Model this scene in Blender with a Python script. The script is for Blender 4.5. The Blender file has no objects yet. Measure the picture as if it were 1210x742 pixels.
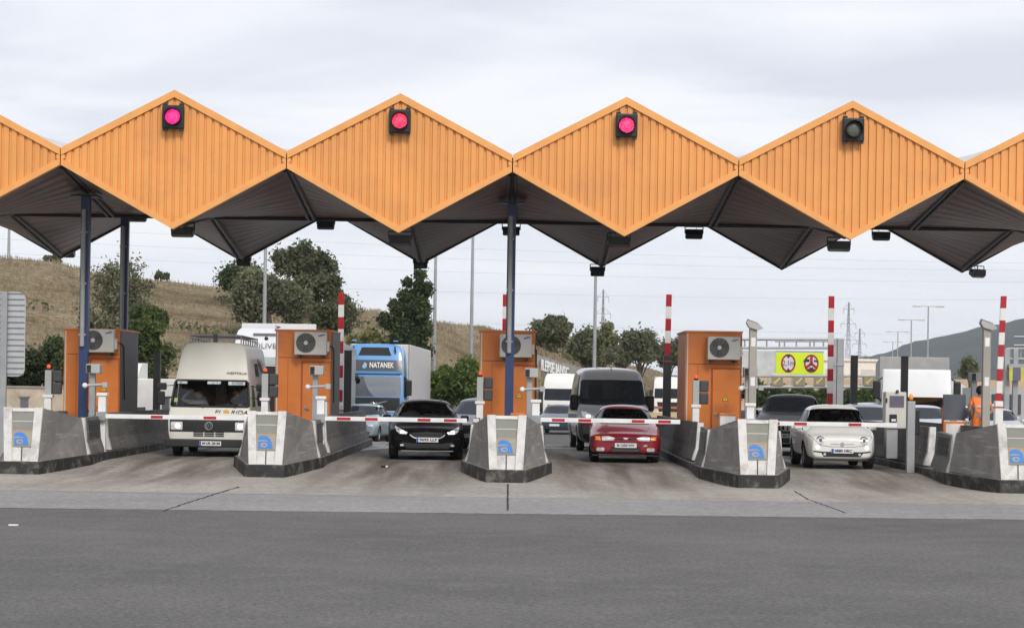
import bpy, bmesh, math, random
import numpy as np
from mathutils import Vector, Matrix
from mathutils.bvhtree import BVHTree
random.seed(7)
R = math.radians
scene = bpy.context.scene
COL = scene.collection
F, HC, CX, RO = 2400.0, 1.9, 0.065, 0.0157

def at(x, y, D):
    """photograph pixel (1210 wide) at distance D -> world X, Z (used to measure real positions)"""
    s = F / D; u = x - 605.0; v = 371.0 - y
    b0 = v + 89; a = u - RO * b0; b = b0 + RO * u
    return CX + a / s, HC + b / s

def gz(D):
    """height of the road: the lanes climb a little into the plaza"""
    t = min(1, max(0, (D - 41.0) / 5.0)); t = t * t * (3 - 2 * t)
    q = min(1, max(0, (D - 62.0) / 20.0)); q = q * q * (3 - 2 * q)      # and falls away gently beyond the booths
    return 0.18 * t - .46 * q

# ------------------------------------------------------------------ materials
MATS = {}
def mat(name, col, rough=.5, metal=0., var=.12, scale=3., bump=0., coat=0., emit=None, estr=0., spec=.5,
        stain=None, stain_amt=.0, stain_scale=1.5, bscale=40., scuff=None):
    if name in MATS: return MATS[name]
    m = bpy.data.materials.new(name); m.use_nodes = True
    nt = m.node_tree; N = nt.nodes; L = nt.links
    b = N['Principled BSDF']
    tc = N.new('ShaderNodeTexCoord')
    nz = N.new('ShaderNodeTexNoise'); nz.inputs['Scale'].default_value = scale; nz.inputs['Detail'].default_value = 5
    oi = N.new('ShaderNodeObjectInfo'); ml = N.new('ShaderNodeMath'); ml.operation = 'MULTIPLY'; ml.inputs[1].default_value = 60; L.new(oi.outputs['Random'], ml.inputs[0])
    va = N.new('ShaderNodeVectorMath'); va.operation = 'ADD'; L.new(tc.outputs['Object'], va.inputs[0]); L.new(ml.outputs[0], va.inputs[1])
    L.new(va.outputs[0], nz.inputs['Vector'])
    rp = N.new('ShaderNodeMapRange'); rp.inputs[1].default_value = .3; rp.inputs[2].default_value = .7
    rp.inputs[3].default_value = 1 - var; rp.inputs[4].default_value = 1 + var
    L.new(nz.outputs['Fac'], rp.inputs[0])
    mx = N.new('ShaderNodeMix'); mx.data_type = 'RGBA'; mx.blend_type = 'MULTIPLY'; mx.inputs[0].default_value = 1
    mx.inputs[6].default_value = (*col, 1); L.new(rp.outputs[0], mx.inputs[7])
    out = mx.outputs[2]
    if stain:
        n2 = N.new('ShaderNodeTexNoise'); n2.inputs['Scale'].default_value = stain_scale; n2.inputs['Detail'].default_value = 8
        n2.inputs['Roughness'].default_value = .65
        L.new(va.outputs[0], n2.inputs['Vector'])
        r2 = N.new('ShaderNodeMapRange'); r2.inputs[1].default_value = .5; r2.inputs[2].default_value = .72
        r2.inputs[4].default_value = stain_amt; L.new(n2.outputs['Fac'], r2.inputs[0])
        m2 = N.new('ShaderNodeMix'); m2.data_type = 'RGBA'; L.new(r2.outputs[0], m2.inputs[0])
        L.new(out, m2.inputs[6]); m2.inputs[7].default_value = (*stain, 1); out = m2.outputs[2]
    if scuff:       # scrape marks running along the length
        mp = N.new('ShaderNodeMapping'); mp.inputs['Scale'].default_value = (1.2, .22, 5); L.new(va.outputs[0], mp.inputs[0])
        n4 = N.new('ShaderNodeTexNoise'); n4.inputs['Scale'].default_value = 2.6; n4.inputs['Detail'].default_value = 7; n4.inputs['Roughness'].default_value = .7
        L.new(mp.outputs[0], n4.inputs['Vector'])
        r4 = N.new('ShaderNodeMapRange'); r4.inputs[1].default_value = .56; r4.inputs[2].default_value = .64; r4.inputs[4].default_value = .75; L.new(n4.outputs['Fac'], r4.inputs[0])
        m4 = N.new('ShaderNodeMix'); m4.data_type = 'RGBA'; L.new(r4.outputs[0], m4.inputs[0]); L.new(out, m4.inputs[6]); m4.inputs[7].default_value = (*scuff, 1); out = m4.outputs[2]
    L.new(out, b.inputs['Base Color'])
    b.inputs['Roughness'].default_value = rough; b.inputs['Metallic'].default_value = metal
    b.inputs['Specular IOR Level'].default_value = spec
    if coat: b.inputs['Coat Weight'].default_value = coat; b.inputs['Coat Roughness'].default_value = .04
    if emit: b.inputs['Emission Color'].default_value = (*emit, 1); b.inputs['Emission Strength'].default_value = estr
    if bump:
        n3 = N.new('ShaderNodeTexNoise'); n3.inputs['Scale'].default_value = bscale; n3.inputs['Detail'].default_value = 4
        L.new(tc.outputs['Object'], n3.inputs['Vector'])
        bp = N.new('ShaderNodeBump'); bp.inputs['Strength'].default_value = bump; bp.inputs['Distance'].default_value = .02
        L.new(n3.outputs['Fac'], bp.inputs['Height']); L.new(bp.outputs[0], b.inputs['Normal'])
    MATS[name] = m
    return m

def glass(name, tint=(.35, .38, .38), refl=1.0, ior=1.5):
    if name in MATS: return MATS[name]
    m = bpy.data.materials.new(name); m.use_nodes = True
    nt = m.node_tree; N = nt.nodes; L = nt.links
    N.remove(N['Principled BSDF'])
    tr = N.new('ShaderNodeBsdfTransparent'); tr.inputs[0].default_value = (*tint, 1)
    gl = N.new('ShaderNodeBsdfGlossy'); gl.inputs['Roughness'].default_value = .03
    gl.inputs[0].default_value = (.9 * refl, .95 * refl, 1.0 * refl, 1)
    fr = N.new('ShaderNodeFresnel'); fr.inputs[0].default_value = ior
    mx = N.new('ShaderNodeMixShader')
    L.new(fr.outputs[0], mx.inputs[0]); L.new(tr.outputs[0], mx.inputs[1]); L.new(gl.outputs[0], mx.inputs[2])
    L.new(mx.outputs[0], N['Material Output'].inputs[0])
    MATS[name] = m
    return m

# ------------------------------------------------------------------ mesh helpers
class MB:
    def __init__(s): s.v = []; s.f = []; s.m = []; s.mats = []; s.smooth = []
    def mi(s, m):
        if m not in s.mats: s.mats.append(m)
        return s.mats.index(m)
    def add(s, vs, fs, m, smooth=False):
        o = len(s.v); k = s.mi(m)
        s.v += [tuple(v) for v in vs]
        for f in fs: s.f.append(tuple(i + o for i in f)); s.m.append(k); s.smooth.append(smooth)
        return s
    def box(s, x0, x1, y0, y1, z0, z1, m, bev=0.0):
        if bev <= 0:
            vs = [(x, y, z) for z in (z0, z1) for y in (y0, y1) for x in (x0, x1)]
            fs = [(0, 2, 3, 1), (4, 5, 7, 6), (0, 1, 5, 4), (2, 6, 7, 3), (0, 4, 6, 2), (1, 3, 7, 5)]
            return s.add(vs, fs, m)
        bm = bmesh.new()
        g = bmesh.ops.create_cube(bm, size=1)
        for v in bm.verts:
            v.co = Vector(((x0 + x1) / 2 + v.co.x * (x1 - x0), (y0 + y1) / 2 + v.co.y * (y1 - y0), (z0 + z1) / 2 + v.co.z * (z1 - z0)))
        bmesh.ops.bevel(bm, geom=bm.edges[:], offset=bev, segments=2, affect='EDGES', profile=.5)
        bm.verts.index_update()
        s.add([v.co[:] for v in bm.verts], [[v.index for v in f.verts] for f in bm.faces], m)
        bm.free(); return s
    def tube(s, pts, r, m, n=10, cap=True, smooth=True):
        rs = r if isinstance(r, (list, tuple)) else [r] * len(pts)
        pts = [Vector(p) for p in pts]; vs = []; fs = []
        up = None
        for i, p in enumerate(pts):
            d = (pts[min(i + 1, len(pts) - 1)] - pts[max(i - 1, 0)]).normalized()
            if up is None:
                up = Vector((0, 0, 1)) if abs(d.z) < .9 else Vector((0, 1, 0))
            a = d.cross(up).normalized(); c = a.cross(d).normalized(); up = c
            for k in range(n):
                t = 2 * math.pi * k / n
                vs.append(p + (a * math.cos(t) + c * math.sin(t)) * rs[i])
        for i in range(len(pts) - 1):
            for k in range(n):
                k2 = (k + 1) % n
                fs.append((i * n + k, i * n + k2, (i + 1) * n + k2, (i + 1) * n + k))
        s.add(vs, fs, m, smooth)
        if cap:
            s.add(vs[:n], [tuple(range(n))[::-1]], m); s.add(vs[-n:], [tuple(range(n))], m)
        return s
    def disc(s, c, r, axis, th, m, n=24, r2=None):
        """short cylinder, centre c, along axis 'y' or 'x' or 'z' by th"""
        c = Vector(c); ax = {'x': Vector((1, 0, 0)), 'y': Vector((0, 1, 0)), 'z': Vector((0, 0, 1))}[axis]
        return s.tube([c, c + ax * th], [r, r if r2 is None else r2], m, n=n, smooth=False)
    def sphere(s, c, r, m, n=12):
        bm = bmesh.new(); bmesh.ops.create_uvsphere(bm, u_segments=n, v_segments=max(6, n // 2 + 2), radius=1)
        rr = r if isinstance(r, (tuple, list)) else (r, r, r)
        bm.verts.index_update()
        s.add([(c[0] + v.co.x * rr[0], c[1] + v.co.y * rr[1], c[2] + v.co.z * rr[2]) for v in bm.verts],
              [[v.index for v in f.verts] for f in bm.faces], m, True)
        bm.free(); return s
    def prism(s, poly, axis, a, b, m):
        """poly of 2D points extruded along axis from a to b; axis 'y': (x,z); 'x': (y,z); 'z': (x,y)"""
        n = len(poly)
        def P(p, t): return {'y': (p[0], t, p[1]), 'x': (t, p[0], p[1]), 'z': (p[0], p[1], t)}[axis]
        vs = [P(p, a) for p in poly] + [P(p, b) for p in poly]
        fs = [tuple(range(n)), tuple(range(2 * n - 1, n - 1, -1))] + [(i, i + n, (i + 1) % n + n, (i + 1) % n) for i in range(n)]
        return s.add(vs, fs, m)
    def build(s, name, parent=None, loc=None, fix=True):
        me = bpy.data.meshes.new(name); me.from_pydata(s.v, [], s.f)
        for m in s.mats: me.materials.append(m)
        me.polygons.foreach_set('material_index', s.m); me.polygons.foreach_set('use_smooth', s.smooth)
        if fix:
            bm = bmesh.new(); bm.from_mesh(me); bmesh.ops.recalc_face_normals(bm, faces=bm.faces[:]); bm.to_mesh(me); bm.free()
        me.update()
        o = bpy.data.objects.new(name, me); COL.objects.link(o)
        if parent: o.parent = parent
        if loc: o.location = loc
        return o

def tag(o, label=None, cat=None, group=None, kind=None):
    if label: o['label'] = label
    if cat: o['category'] = cat
    if group: o['group'] = group
    if kind: o['kind'] = kind
    return o
def thing(name, label, cat, loc=(0, 0, 0), rz=0., group=None):
    o = bpy.data.objects.new(name, None); COL.objects.link(o)
    o.location = loc; o.rotation_euler = (0, 0, rz); o.empty_display_size = .2
    return tag(o, label, cat, group)
def kids(o): return [c for c in bpy.data.objects if c.parent == o]
def copy_tree(o, parent=None):
    c = o.copy(); COL.objects.link(c)
    if parent: c.parent = parent
    for ch in kids(o): copy_tree(ch, c)
    return c
def dup(o, loc, rz=None, label=None):
    c = copy_tree(o); c.location = loc
    if rz is not None: c.rotation_euler = (0, 0, rz)
    if label: c['label'] = label
    return c
def text(s, size, m, name='lettering', parent=None, loc=(0, 0, 0), rot=(math.pi / 2, 0, 0), ext=.003, bold=0., shear=0., width=None, align='CENTER'):
    cu = bpy.data.curves.new(name, 'FONT'); cu.body = s; cu.size = size; cu.extrude = ext; cu.offset = bold; cu.shear = shear
    cu.align_x = align; cu.align_y = 'CENTER'; cu.resolution_u = 3
    t = bpy.data.objects.new(name, cu); COL.objects.link(t)
    dg = bpy.context.evaluated_depsgraph_get()
    me = bpy.data.meshes.new_from_object(t.evaluated_get(dg)); bpy.data.objects.remove(t)
    me.name = name; me.materials.clear(); me.materials.append(m)
    if width:
        xs = [v.co.x for v in me.vertices]; w = max(xs) - min(xs)
        for v in me.vertices: v.co.x *= width / w
    o = bpy.data.objects.new(name, me); COL.objects.link(o)
    if parent: o.parent = parent
    o.location = loc; o.rotation_euler = rot
    return o

# ------------------------------------------------------------------ camera, world, sun
cam_d = bpy.data.cameras.new('camera'); cam = bpy.data.objects.new('camera', cam_d); COL.objects.link(cam)
cam_d.sensor_width = 36; cam_d.lens = F / 1210 * 36; cam_d.shift_y = 89 / 1210.0
cam.location = (CX, 0, HC); cam.rotation_euler = (R(90), RO * -1.0, 0)
cam.rotation_mode = 'XYZ'
cam.matrix_world = Matrix.Translation((CX, 0, HC)) @ Matrix.Rotation(R(90), 4, 'X') @ Matrix.Rotation(RO, 4, 'Z')
cam_d.clip_end = 9000; cam_d.clip_start = .5
scene.camera = cam

SUN_EL, SUN_AZ = 38., 162.     # sun behind the photographer, a little to the right
w = bpy.data.worlds.new('World'); scene.world = w; w.use_nodes = True
nt = w.node_tree; N = nt.nodes; L = nt.links
bg = N['Background']
sky = N.new('ShaderNodeTexSky'); sky.sky_type = 'NISHITA'; sky.sun_disc = False
sky.sun_elevation = R(SUN_EL); sky.sun_rotation = R(SUN_AZ); sky.air_density = 1.0; sky.dust_density = 3.0
tc = N.new('ShaderNodeTexCoord')
sep = N.new('ShaderNodeSeparateXYZ'); L.new(tc.outputs['Generated'], sep.inputs[0])
# flat cloud sheet: direction projected on a plane overhead
zc = N.new('ShaderNodeMath'); zc.operation = 'MAXIMUM'; zc.inputs[1].default_value = .0; L.new(sep.outputs[2], zc.inputs[0])
za = N.new('ShaderNodeMath'); za.operation = 'ADD'; za.inputs[1].default_value = .22; L.new(zc.outputs[0], za.inputs[0])
dx = N.new('ShaderNodeMath'); dx.operation = 'DIVIDE'; L.new(sep.outputs[0], dx.inputs[0]); L.new(za.outputs[0], dx.inputs[1])
dy = N.new('ShaderNodeMath'); dy.operation = 'DIVIDE'; L.new(sep.outputs[1], dy.inputs[0]); L.new(za.outputs[0], dy.inputs[1])
cmb = N.new('ShaderNodeCombineXYZ'); L.new(dx.outputs[0], cmb.inputs[0]); L.new(dy.outputs[0], cmb.inputs[1])
n1 = N.new('ShaderNodeTexNoise'); n1.inputs['Scale'].default_value = 2.1; n1.inputs['Detail'].default_value = 9; n1.inputs['Roughness'].default_value = .5
n1.inputs['Distortion'].default_value = .35
mp = N.new('ShaderNodeMapping'); mp.inputs['Location'].default_value = (3.1, 1.7, 0); mp.inputs['Scale'].default_value = (.7, 1.5, 1)
L.new(cmb.outputs[0], mp.inputs[0]); L.new(mp.outputs[0], n1.inputs['Vector'])
cr = N.new('ShaderNodeValToRGB'); L.new(n1.outputs['Fac'], cr.inputs[0])
CS = 1.0
els = cr.color_ramp.elements
els[0].position = .36; els[0].color = (8.2, 8.45, 9.4, 1)
els[1].position = .62; els[1].color = (10.7, 10.75, 11.1, 1)
e = els.new(.45); e.color = (9.0, 9.25, 10.1, 1)
e = els.new(.53); e.color = (9.9, 10.05, 10.7, 1)
hz = N.new('ShaderNodeMapRange'); hz.inputs[1].default_value = .02; hz.inputs[2].default_value = .13; hz.inputs[3].default_value = .75; hz.inputs[4].default_value = 0
L.new(zc.outputs[0], hz.inputs[0])
mh = N.new('ShaderNodeMix'); mh.data_type = 'RGBA'; L.new(hz.outputs[0], mh.inputs[0]); L.new(cr.outputs[0], mh.inputs[6]); mh.inputs[7].default_value = (10.8, 10.95, 11.6, 1)
mxs = N.new('ShaderNodeMix'); mxs.data_type = 'RGBA'; mxs.inputs[0].default_value = .88
L.new(sky.outputs[0], mxs.inputs[6]); L.new(mh.outputs[2], mxs.inputs[7]); L.new(mxs.outputs[2], bg.inputs[0])
bg.inputs[1].default_value = .10
sd = bpy.data.lights.new('sun', 'SUN'); sun = bpy.data.objects.new('sun', sd); COL.objects.link(sun)
sd.energy = 2.1; sd.angle = R(16); sd.color = (1, .95, .88)
az = R(SUN_AZ)   # compass style: 0 = +Y, clockwise
d = Vector((math.sin(az) * math.cos(R(SUN_EL)), math.cos(az) * math.cos(R(SUN_EL)), math.sin(R(SUN_EL))))
sun.rotation_euler = d.to_track_quat('Z', 'Y').to_euler(); sun.location = (20, -40, 60)
vs = scene.view_settings; vs.view_transform = 'Standard'; vs.look = 'None'; vs.gamma = 1; vs.exposure = 0.0; vs.use_curve_mapping = False
scene.cycles.max_bounces = 6; scene.cycles.transparent_max_bounces = 10; scene.cycles.use_denoising = True
scene.cycles.volume_bounces = 0
# ------------------------------------------------------------------ common materials
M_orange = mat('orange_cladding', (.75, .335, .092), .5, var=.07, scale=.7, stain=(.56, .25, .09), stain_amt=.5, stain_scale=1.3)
M_orange_trim = mat('orange_trim', (.78, .36, .105), .45, var=.07)
M_booth = mat('booth_orange', (.72, .215, .04), .45, var=.06, scale=1.5, stain=(.3, .1, .03), stain_amt=.35, stain_scale=1.2)
M_boothd = mat('booth_orange_deep', (.42, .10, .02), .5, var=.06)
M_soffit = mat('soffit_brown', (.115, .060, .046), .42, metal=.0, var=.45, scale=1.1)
M_beam = mat('soffit_beam', (.022, .018, .017), .4, metal=.3)
M_roof = mat('roof_skin', (.55, .54, .52), .6)
M_navy = mat('navy_paint', (.022, .045, .13), .42, var=.1)
M_steel = mat('galvanised_grey', (.36, .37, .38), .45, metal=.35, var=.15, stain=(.2, .19, .18), stain_amt=.3)
M_dgrey = mat('dark_grey_paint', (.055, .057, .06), .5, var=.15)
M_mgrey = mat('mid_grey_paint', (.20, .205, .21), .5, var=.12)
M_black = mat('black_plastic', (.012, .012, .013), .45, var=.2)
M_rubber = mat('rubber', (.014, .014, .014), .8, var=.25, scale=8)
M_white = mat('white_paint', (.80, .80, .79), .45, var=.05, stain=(.45, .42, .38), stain_amt=.35, stain_scale=2)
M_wworn = mat('worn_white_paint', (.66, .65, .635), .75, var=.09, scale=6, stain=(.30, .28, .25), stain_amt=.85, stain_scale=2.6, bump=.35)
M_red = mat('barrier_red', (.42, .012, .022), .4, var=.08)
M_conc = mat('nose_concrete', (.215, .205, .195), .8, var=.16, scale=2.2, stain=(.36, .34, .31), stain_amt=.7, stain_scale=2.1, bump=.35, bscale=30, scuff=(.40, .38, .35))
M_conc2 = mat('barrier_concrete', (.145, .14, .133), .8, var=.2, scale=2, stain=(.26, .25, .23), stain_amt=.45, stain_scale=2.2, bump=.3, bscale=30, scuff=(.30, .285, .26))
M_kerb = mat('kerb_black', (.020, .0195, .019), .6, var=.35, scale=3, stain=(.34, .32, .28), stain_amt=.6, stain_scale=3.4, bump=.3, bscale=25)
M_kerbtop = mat('kerb_top', (.30, .28, .25), .85, var=.2, stain=(.12, .11, .1), stain_amt=.6, bump=.3)
M_panel = mat('panel_taupe', (.36, .32, .26), .6, var=.06, scale=4)
M_panelg = mat('panel_greygreen', (.24, .245, .215), .6, var=.06, scale=4)
M_logo = mat('logo_blue', (.05, .22, .60), .5, var=.05)
M_cream = mat('cream_plastic', (.58, .565, .52), .5, var=.05)
M_acgrill = mat('fan_grille_grey', (.09, .09, .085), .5)
M_yel = mat('sign_yellow', (.62, .78, .01), .45, var=.03)
M_lens_off = mat('dark_lens', (.10, .11, .085), .25, var=.1)
M_amber = mat('amber_lens', (.8, .25, .02), .3, emit=(1, .30, .03), estr=.25)
M_redlamp = mat('red_lamp_lens', (.8, .08, .02), .3, emit=(1, .10, .03), estr=.6)
M_chrome = mat('chrome', (.75, .76, .78), .12, metal=1., var=.03)

# ------------------------------------------------------------------ ground materials
def ground_mat(name, base, dark, light, grain, lanes=None, gk=.12):
    m = bpy.data.materials.new(name); m.use_nodes = True
    nt = m.node_tree; N = nt.nodes; L = nt.links; b = N['Principled BSDF']
    tc = N.new('ShaderNodeTexCoord')
    def noise(sc, det, ro=.6):
        n = N.new('ShaderNodeTexNoise'); n.inputs['Scale'].default_value = sc; n.inputs['Detail'].default_value = det; n.inputs['Roughness'].default_value = ro
        L.new(tc.outputs['Object'], n.inputs['Vector']); return n
    def rng(src, a, c, lo, hi):
        r = N.new('ShaderNodeMapRange'); r.inputs[1].default_value = a; r.inputs[2].default_value = c; r.inputs[3].default_value = lo; r.inputs[4].default_value = hi
        L.new(src, r.inputs[0]); return r.outputs[0]
    def mixc(f, a, c, bt='MIX'):
        x = N.new('ShaderNodeMix'); x.data_type = 'RGBA'; x.blend_type = bt
        if isinstance(f, float): x.inputs[0].default_value = f
        else: L.new(f, x.inputs[0])
        for i, q in ((6, a), (7, c)):
            if isinstance(q, tuple): x.inputs[i].default_value = (*q, 1)
            else: L.new(q, x.inputs[i])
        return x.outputs[2]
    big = noise(.22, 5); med = noise(1.6, 6, .65); fine = noise(grain, 3, .8); grit = noise(grain * .38, 2, .9)
    c = mixc(rng(big.outputs['Fac'], .35, .65, 0, 1), dark, base)
    c = mixc(rng(med.outputs['Fac'], .48, .75, 0, .7), c, light)
    c = mixc(1.0, c, rng(fine.outputs['Fac'], .25, .75, .62, 1.38), 'MULTIPLY')
    c = mixc(1.0, c, rng(grit.outputs['Fac'], .3, .7, 1 - gk, 1 + gk), 'MULTIPLY')
    if lanes:      # brown wheel tracks and oil stains along the lanes
        mp = N.new('ShaderNodeMapping'); mp.inputs['Scale'].default_value = (1.0, .07, 1); L.new(tc.outputs['Object'], mp.inputs[0])
        st = N.new('ShaderNodeTexNoise'); st.inputs['Scale'].default_value = 2.2; st.inputs['Detail'].default_value = 6; L.new(mp.outputs[0], st.inputs['Vector'])
        sx = N.new('ShaderNodeSeparateXYZ'); L.new(tc.outputs['Object'], sx.inputs[0])
        ad = N.new('ShaderNodeMath'); ad.operation = 'ADD'; ad.inputs[1].default_value = 52.5; L.new(sx.outputs[0], ad.inputs[0])
        md = N.new('ShaderNodeMath'); md.operation = 'MODULO'; md.inputs[1].default_value = 5; L.new(ad.outputs[0], md.inputs[0])
        sb = N.new('ShaderNodeMath'); sb.operation = 'SUBTRACT'; sb.inputs[1].default_value = 0.0; L.new(md.outputs[0], sb.inputs[0])
        ce = N.new('ShaderNodeMath'); ce.operation = 'PINGPONG'; ce.inputs[1].default_value = 2.5; L.new(sb.outputs[0], ce.inputs[0])
        inl = rng(ce.outputs[0], 1.1, 1.9, 1.0, 0.0)
        ys = rng(sx.outputs[1], 36., 45., .25, 1.0)
        m1 = N.new('ShaderNodeMath'); m1.operation = 'MULTIPLY'; L.new(rng(st.outputs['Fac'], .36, .66, .15, 1), m1.inputs[0]); L.new(inl, m1.inputs[1])
        m2 = N.new('ShaderNodeMath'); m2.operation = 'MULTIPLY'; L.new(m1.outputs[0], m2.inputs[0]); L.new(ys, m2.inputs[1])
        m3 = N.new('ShaderNodeMath'); m3.operation = 'MULTIPLY'; m3.inputs[1].default_value = .9; L.new(m2.outputs[0], m3.inputs[0])
        c = mixc(m3.outputs[0], c, lanes)
    L.new(c, b.inputs['Base Color']); b.inputs['Roughness'].default_value = .85; b.inputs['Specular IOR Level'].default_value = .3
    bp = N.new('ShaderNodeBump'); bp.inputs['Strength'].default_value = .5; bp.inputs['Distance'].default_value = .01
    L.new(fine.outputs['Fac'], bp.inputs['Height']); L.new(bp.outputs[0], b.inputs['Normal'])
    return m
G_asph = ground_mat('asphalt', (.126, .122, .118), (.094, .092, .090), (.152, .145, .138), 45., gk=.42)
G_strip = ground_mat('concrete_strip', (.265, .26, .257), (.225, .222, .22), (.30, .295, .29), 9.)
G_lane = ground_mat('concrete_lanes', (.36, .335, .30), (.29, .27, .245), (.43, .405, .37), 9., lanes=(.095, .076, .060))
G_road = ground_mat('road_beyond', (.10, .098, .095), (.085, .084, .083), (.13, .125, .12), 30.)

def sheet(name, pts_y, xl, xr, m, dz=0., nx=24, kind='structure'):
    b = MB(); vs = []; fs = []
    for (yl, yr) in pts_y:
        for i in range(nx + 1):
            t = i / nx; x = xl + (xr - xl) * t; y = yl + (yr - yl) * t
            vs.append((x, y, gz(y) + dz))
    W = nx + 1
    for j in range(len(pts_y) - 1):
        for i in range(nx): fs.append((j * W + i, j * W + i + 1, (j + 1) * W + i + 1, (j + 1) * W + i))
    b.add(vs, fs, m, True)
    o = b.build(name, fix=False); tag(o, kind=kind); return o
sheet('asphalt_apron', [(-20 - 1.2, -20 + 1.2), (10, 12), (31.0 - 1.05 * 60 / 16 / 2, 31.0 + 1.05 * 60 / 16 / 2)], -30, 30, G_asph)
ysA = (31.0 - 1.97, 31.0 + 1.97)
sheet('concrete_strip', [ysA, (35.2, 36.2)], -30, 30, G_strip)
sheet('concrete_lanes', [(35.2, 36.2)] + [(38, 38), (40, 40)] + [(41 + .5 * k,) * 2 for k in range(12)] + [(50, 50)] + [(61 + k,) * 2 for k in range(12)], -30, 30, G_lane)
M_joint = mat('joint_tar', (.02, .019, .018), .8)
def crack(name, pts, wd, jit=.02):
    b = MB(); P = []
    for k in range(len(pts) - 1):
        (x0, y0), (x1, y1) = pts[k], pts[k + 1]; n = max(2, int(math.hypot(x1 - x0, y1 - y0) / .12))
        for i in range(n): P.append((x0 + (x1 - x0) * i / n + random.uniform(-jit, jit), y0 + (y1 - y0) * i / n + random.uniform(-jit, jit)))
    P.append(pts[-1])
    vs = []
    for i, (x, y) in enumerate(P):
        ww = wd * random.uniform(.5, 1.2)
        q = P[min(i + 1, len(P) - 1)]; p = P[max(i - 1, 0)]
        dx, dy = q[0] - p[0], q[1] - p[1]; l = math.hypot(dx, dy) or 1
        nx_, ny_ = -dy / l * ww / 2, dx / l * ww / 2
        vs += [(x + nx_, y + ny_, gz(y) + .005), (x - nx_, y - ny_, gz(y) + .005)]
    b.add(vs, [(2 * i, 2 * i + 1, 2 * i + 3, 2 * i + 2) for i in range(len(P) - 1)], M_joint)
    return tag(b.build(name, fix=False), kind='structure')
def gpt(x, y):   # photograph pixel on the ground -> X, Y
    D = 40.
    for _ in range(20):
        s = F / D; b = 371 - y + 89 + RO * (x - 605); D = F * (HC - gz(D)) / -b
    return at(x, y, D)[0], D
crack('ground_crack', [gpt(193, 604), gpt(215, 596), gpt(250, 585), gpt(283, 575)], .045)
crack('ground_crack', [gpt(1000, 606), gpt(955, 590), gpt(938, 580)], .03)
crack('ground_joint', [gpt(600, 603), gpt(600, 588), gpt(600, 572)], .035, .006)
crack('ground_joint', [(-30, 35.2), (30, 36.2)], .022, .006)
crack('ground_joint', [(-30, 31 - 1.97), (30, 31 + 1.97)], .05, .012)
crack('ground_crack', [gpt(60, 581), gpt(200, 583), gpt(330, 584)], .02)
crack('ground_crack', [gpt(650, 588), gpt(900, 589)], .02)
b = MB(); x_, y_ = gpt(17, 621); b.box(x_ - .07, x_ + .05, y_ - .03, y_ + .03, .003, .02, M_white)
tag(b.build('litter_scrap'), 'small white scrap of litter on the asphalt at bottom left', 'litter')
b = MB(); x_, y_ = gpt(454, 551); b.box(x_ - .07, x_ + .03, y_ - .03, y_ + .05, gz(y_) + .003, gz(y_) + .05, M_black, .01); b.box(x_ + .03, x_ + .08, y_ - .02, y_ + .03, gz(y_) + .003, gz(y_) + .045, M_white, .01)
tag(b.build('litter_scrap'), 'dark scrap of litter on the lane beside the black hatchback', 'litter')

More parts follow.
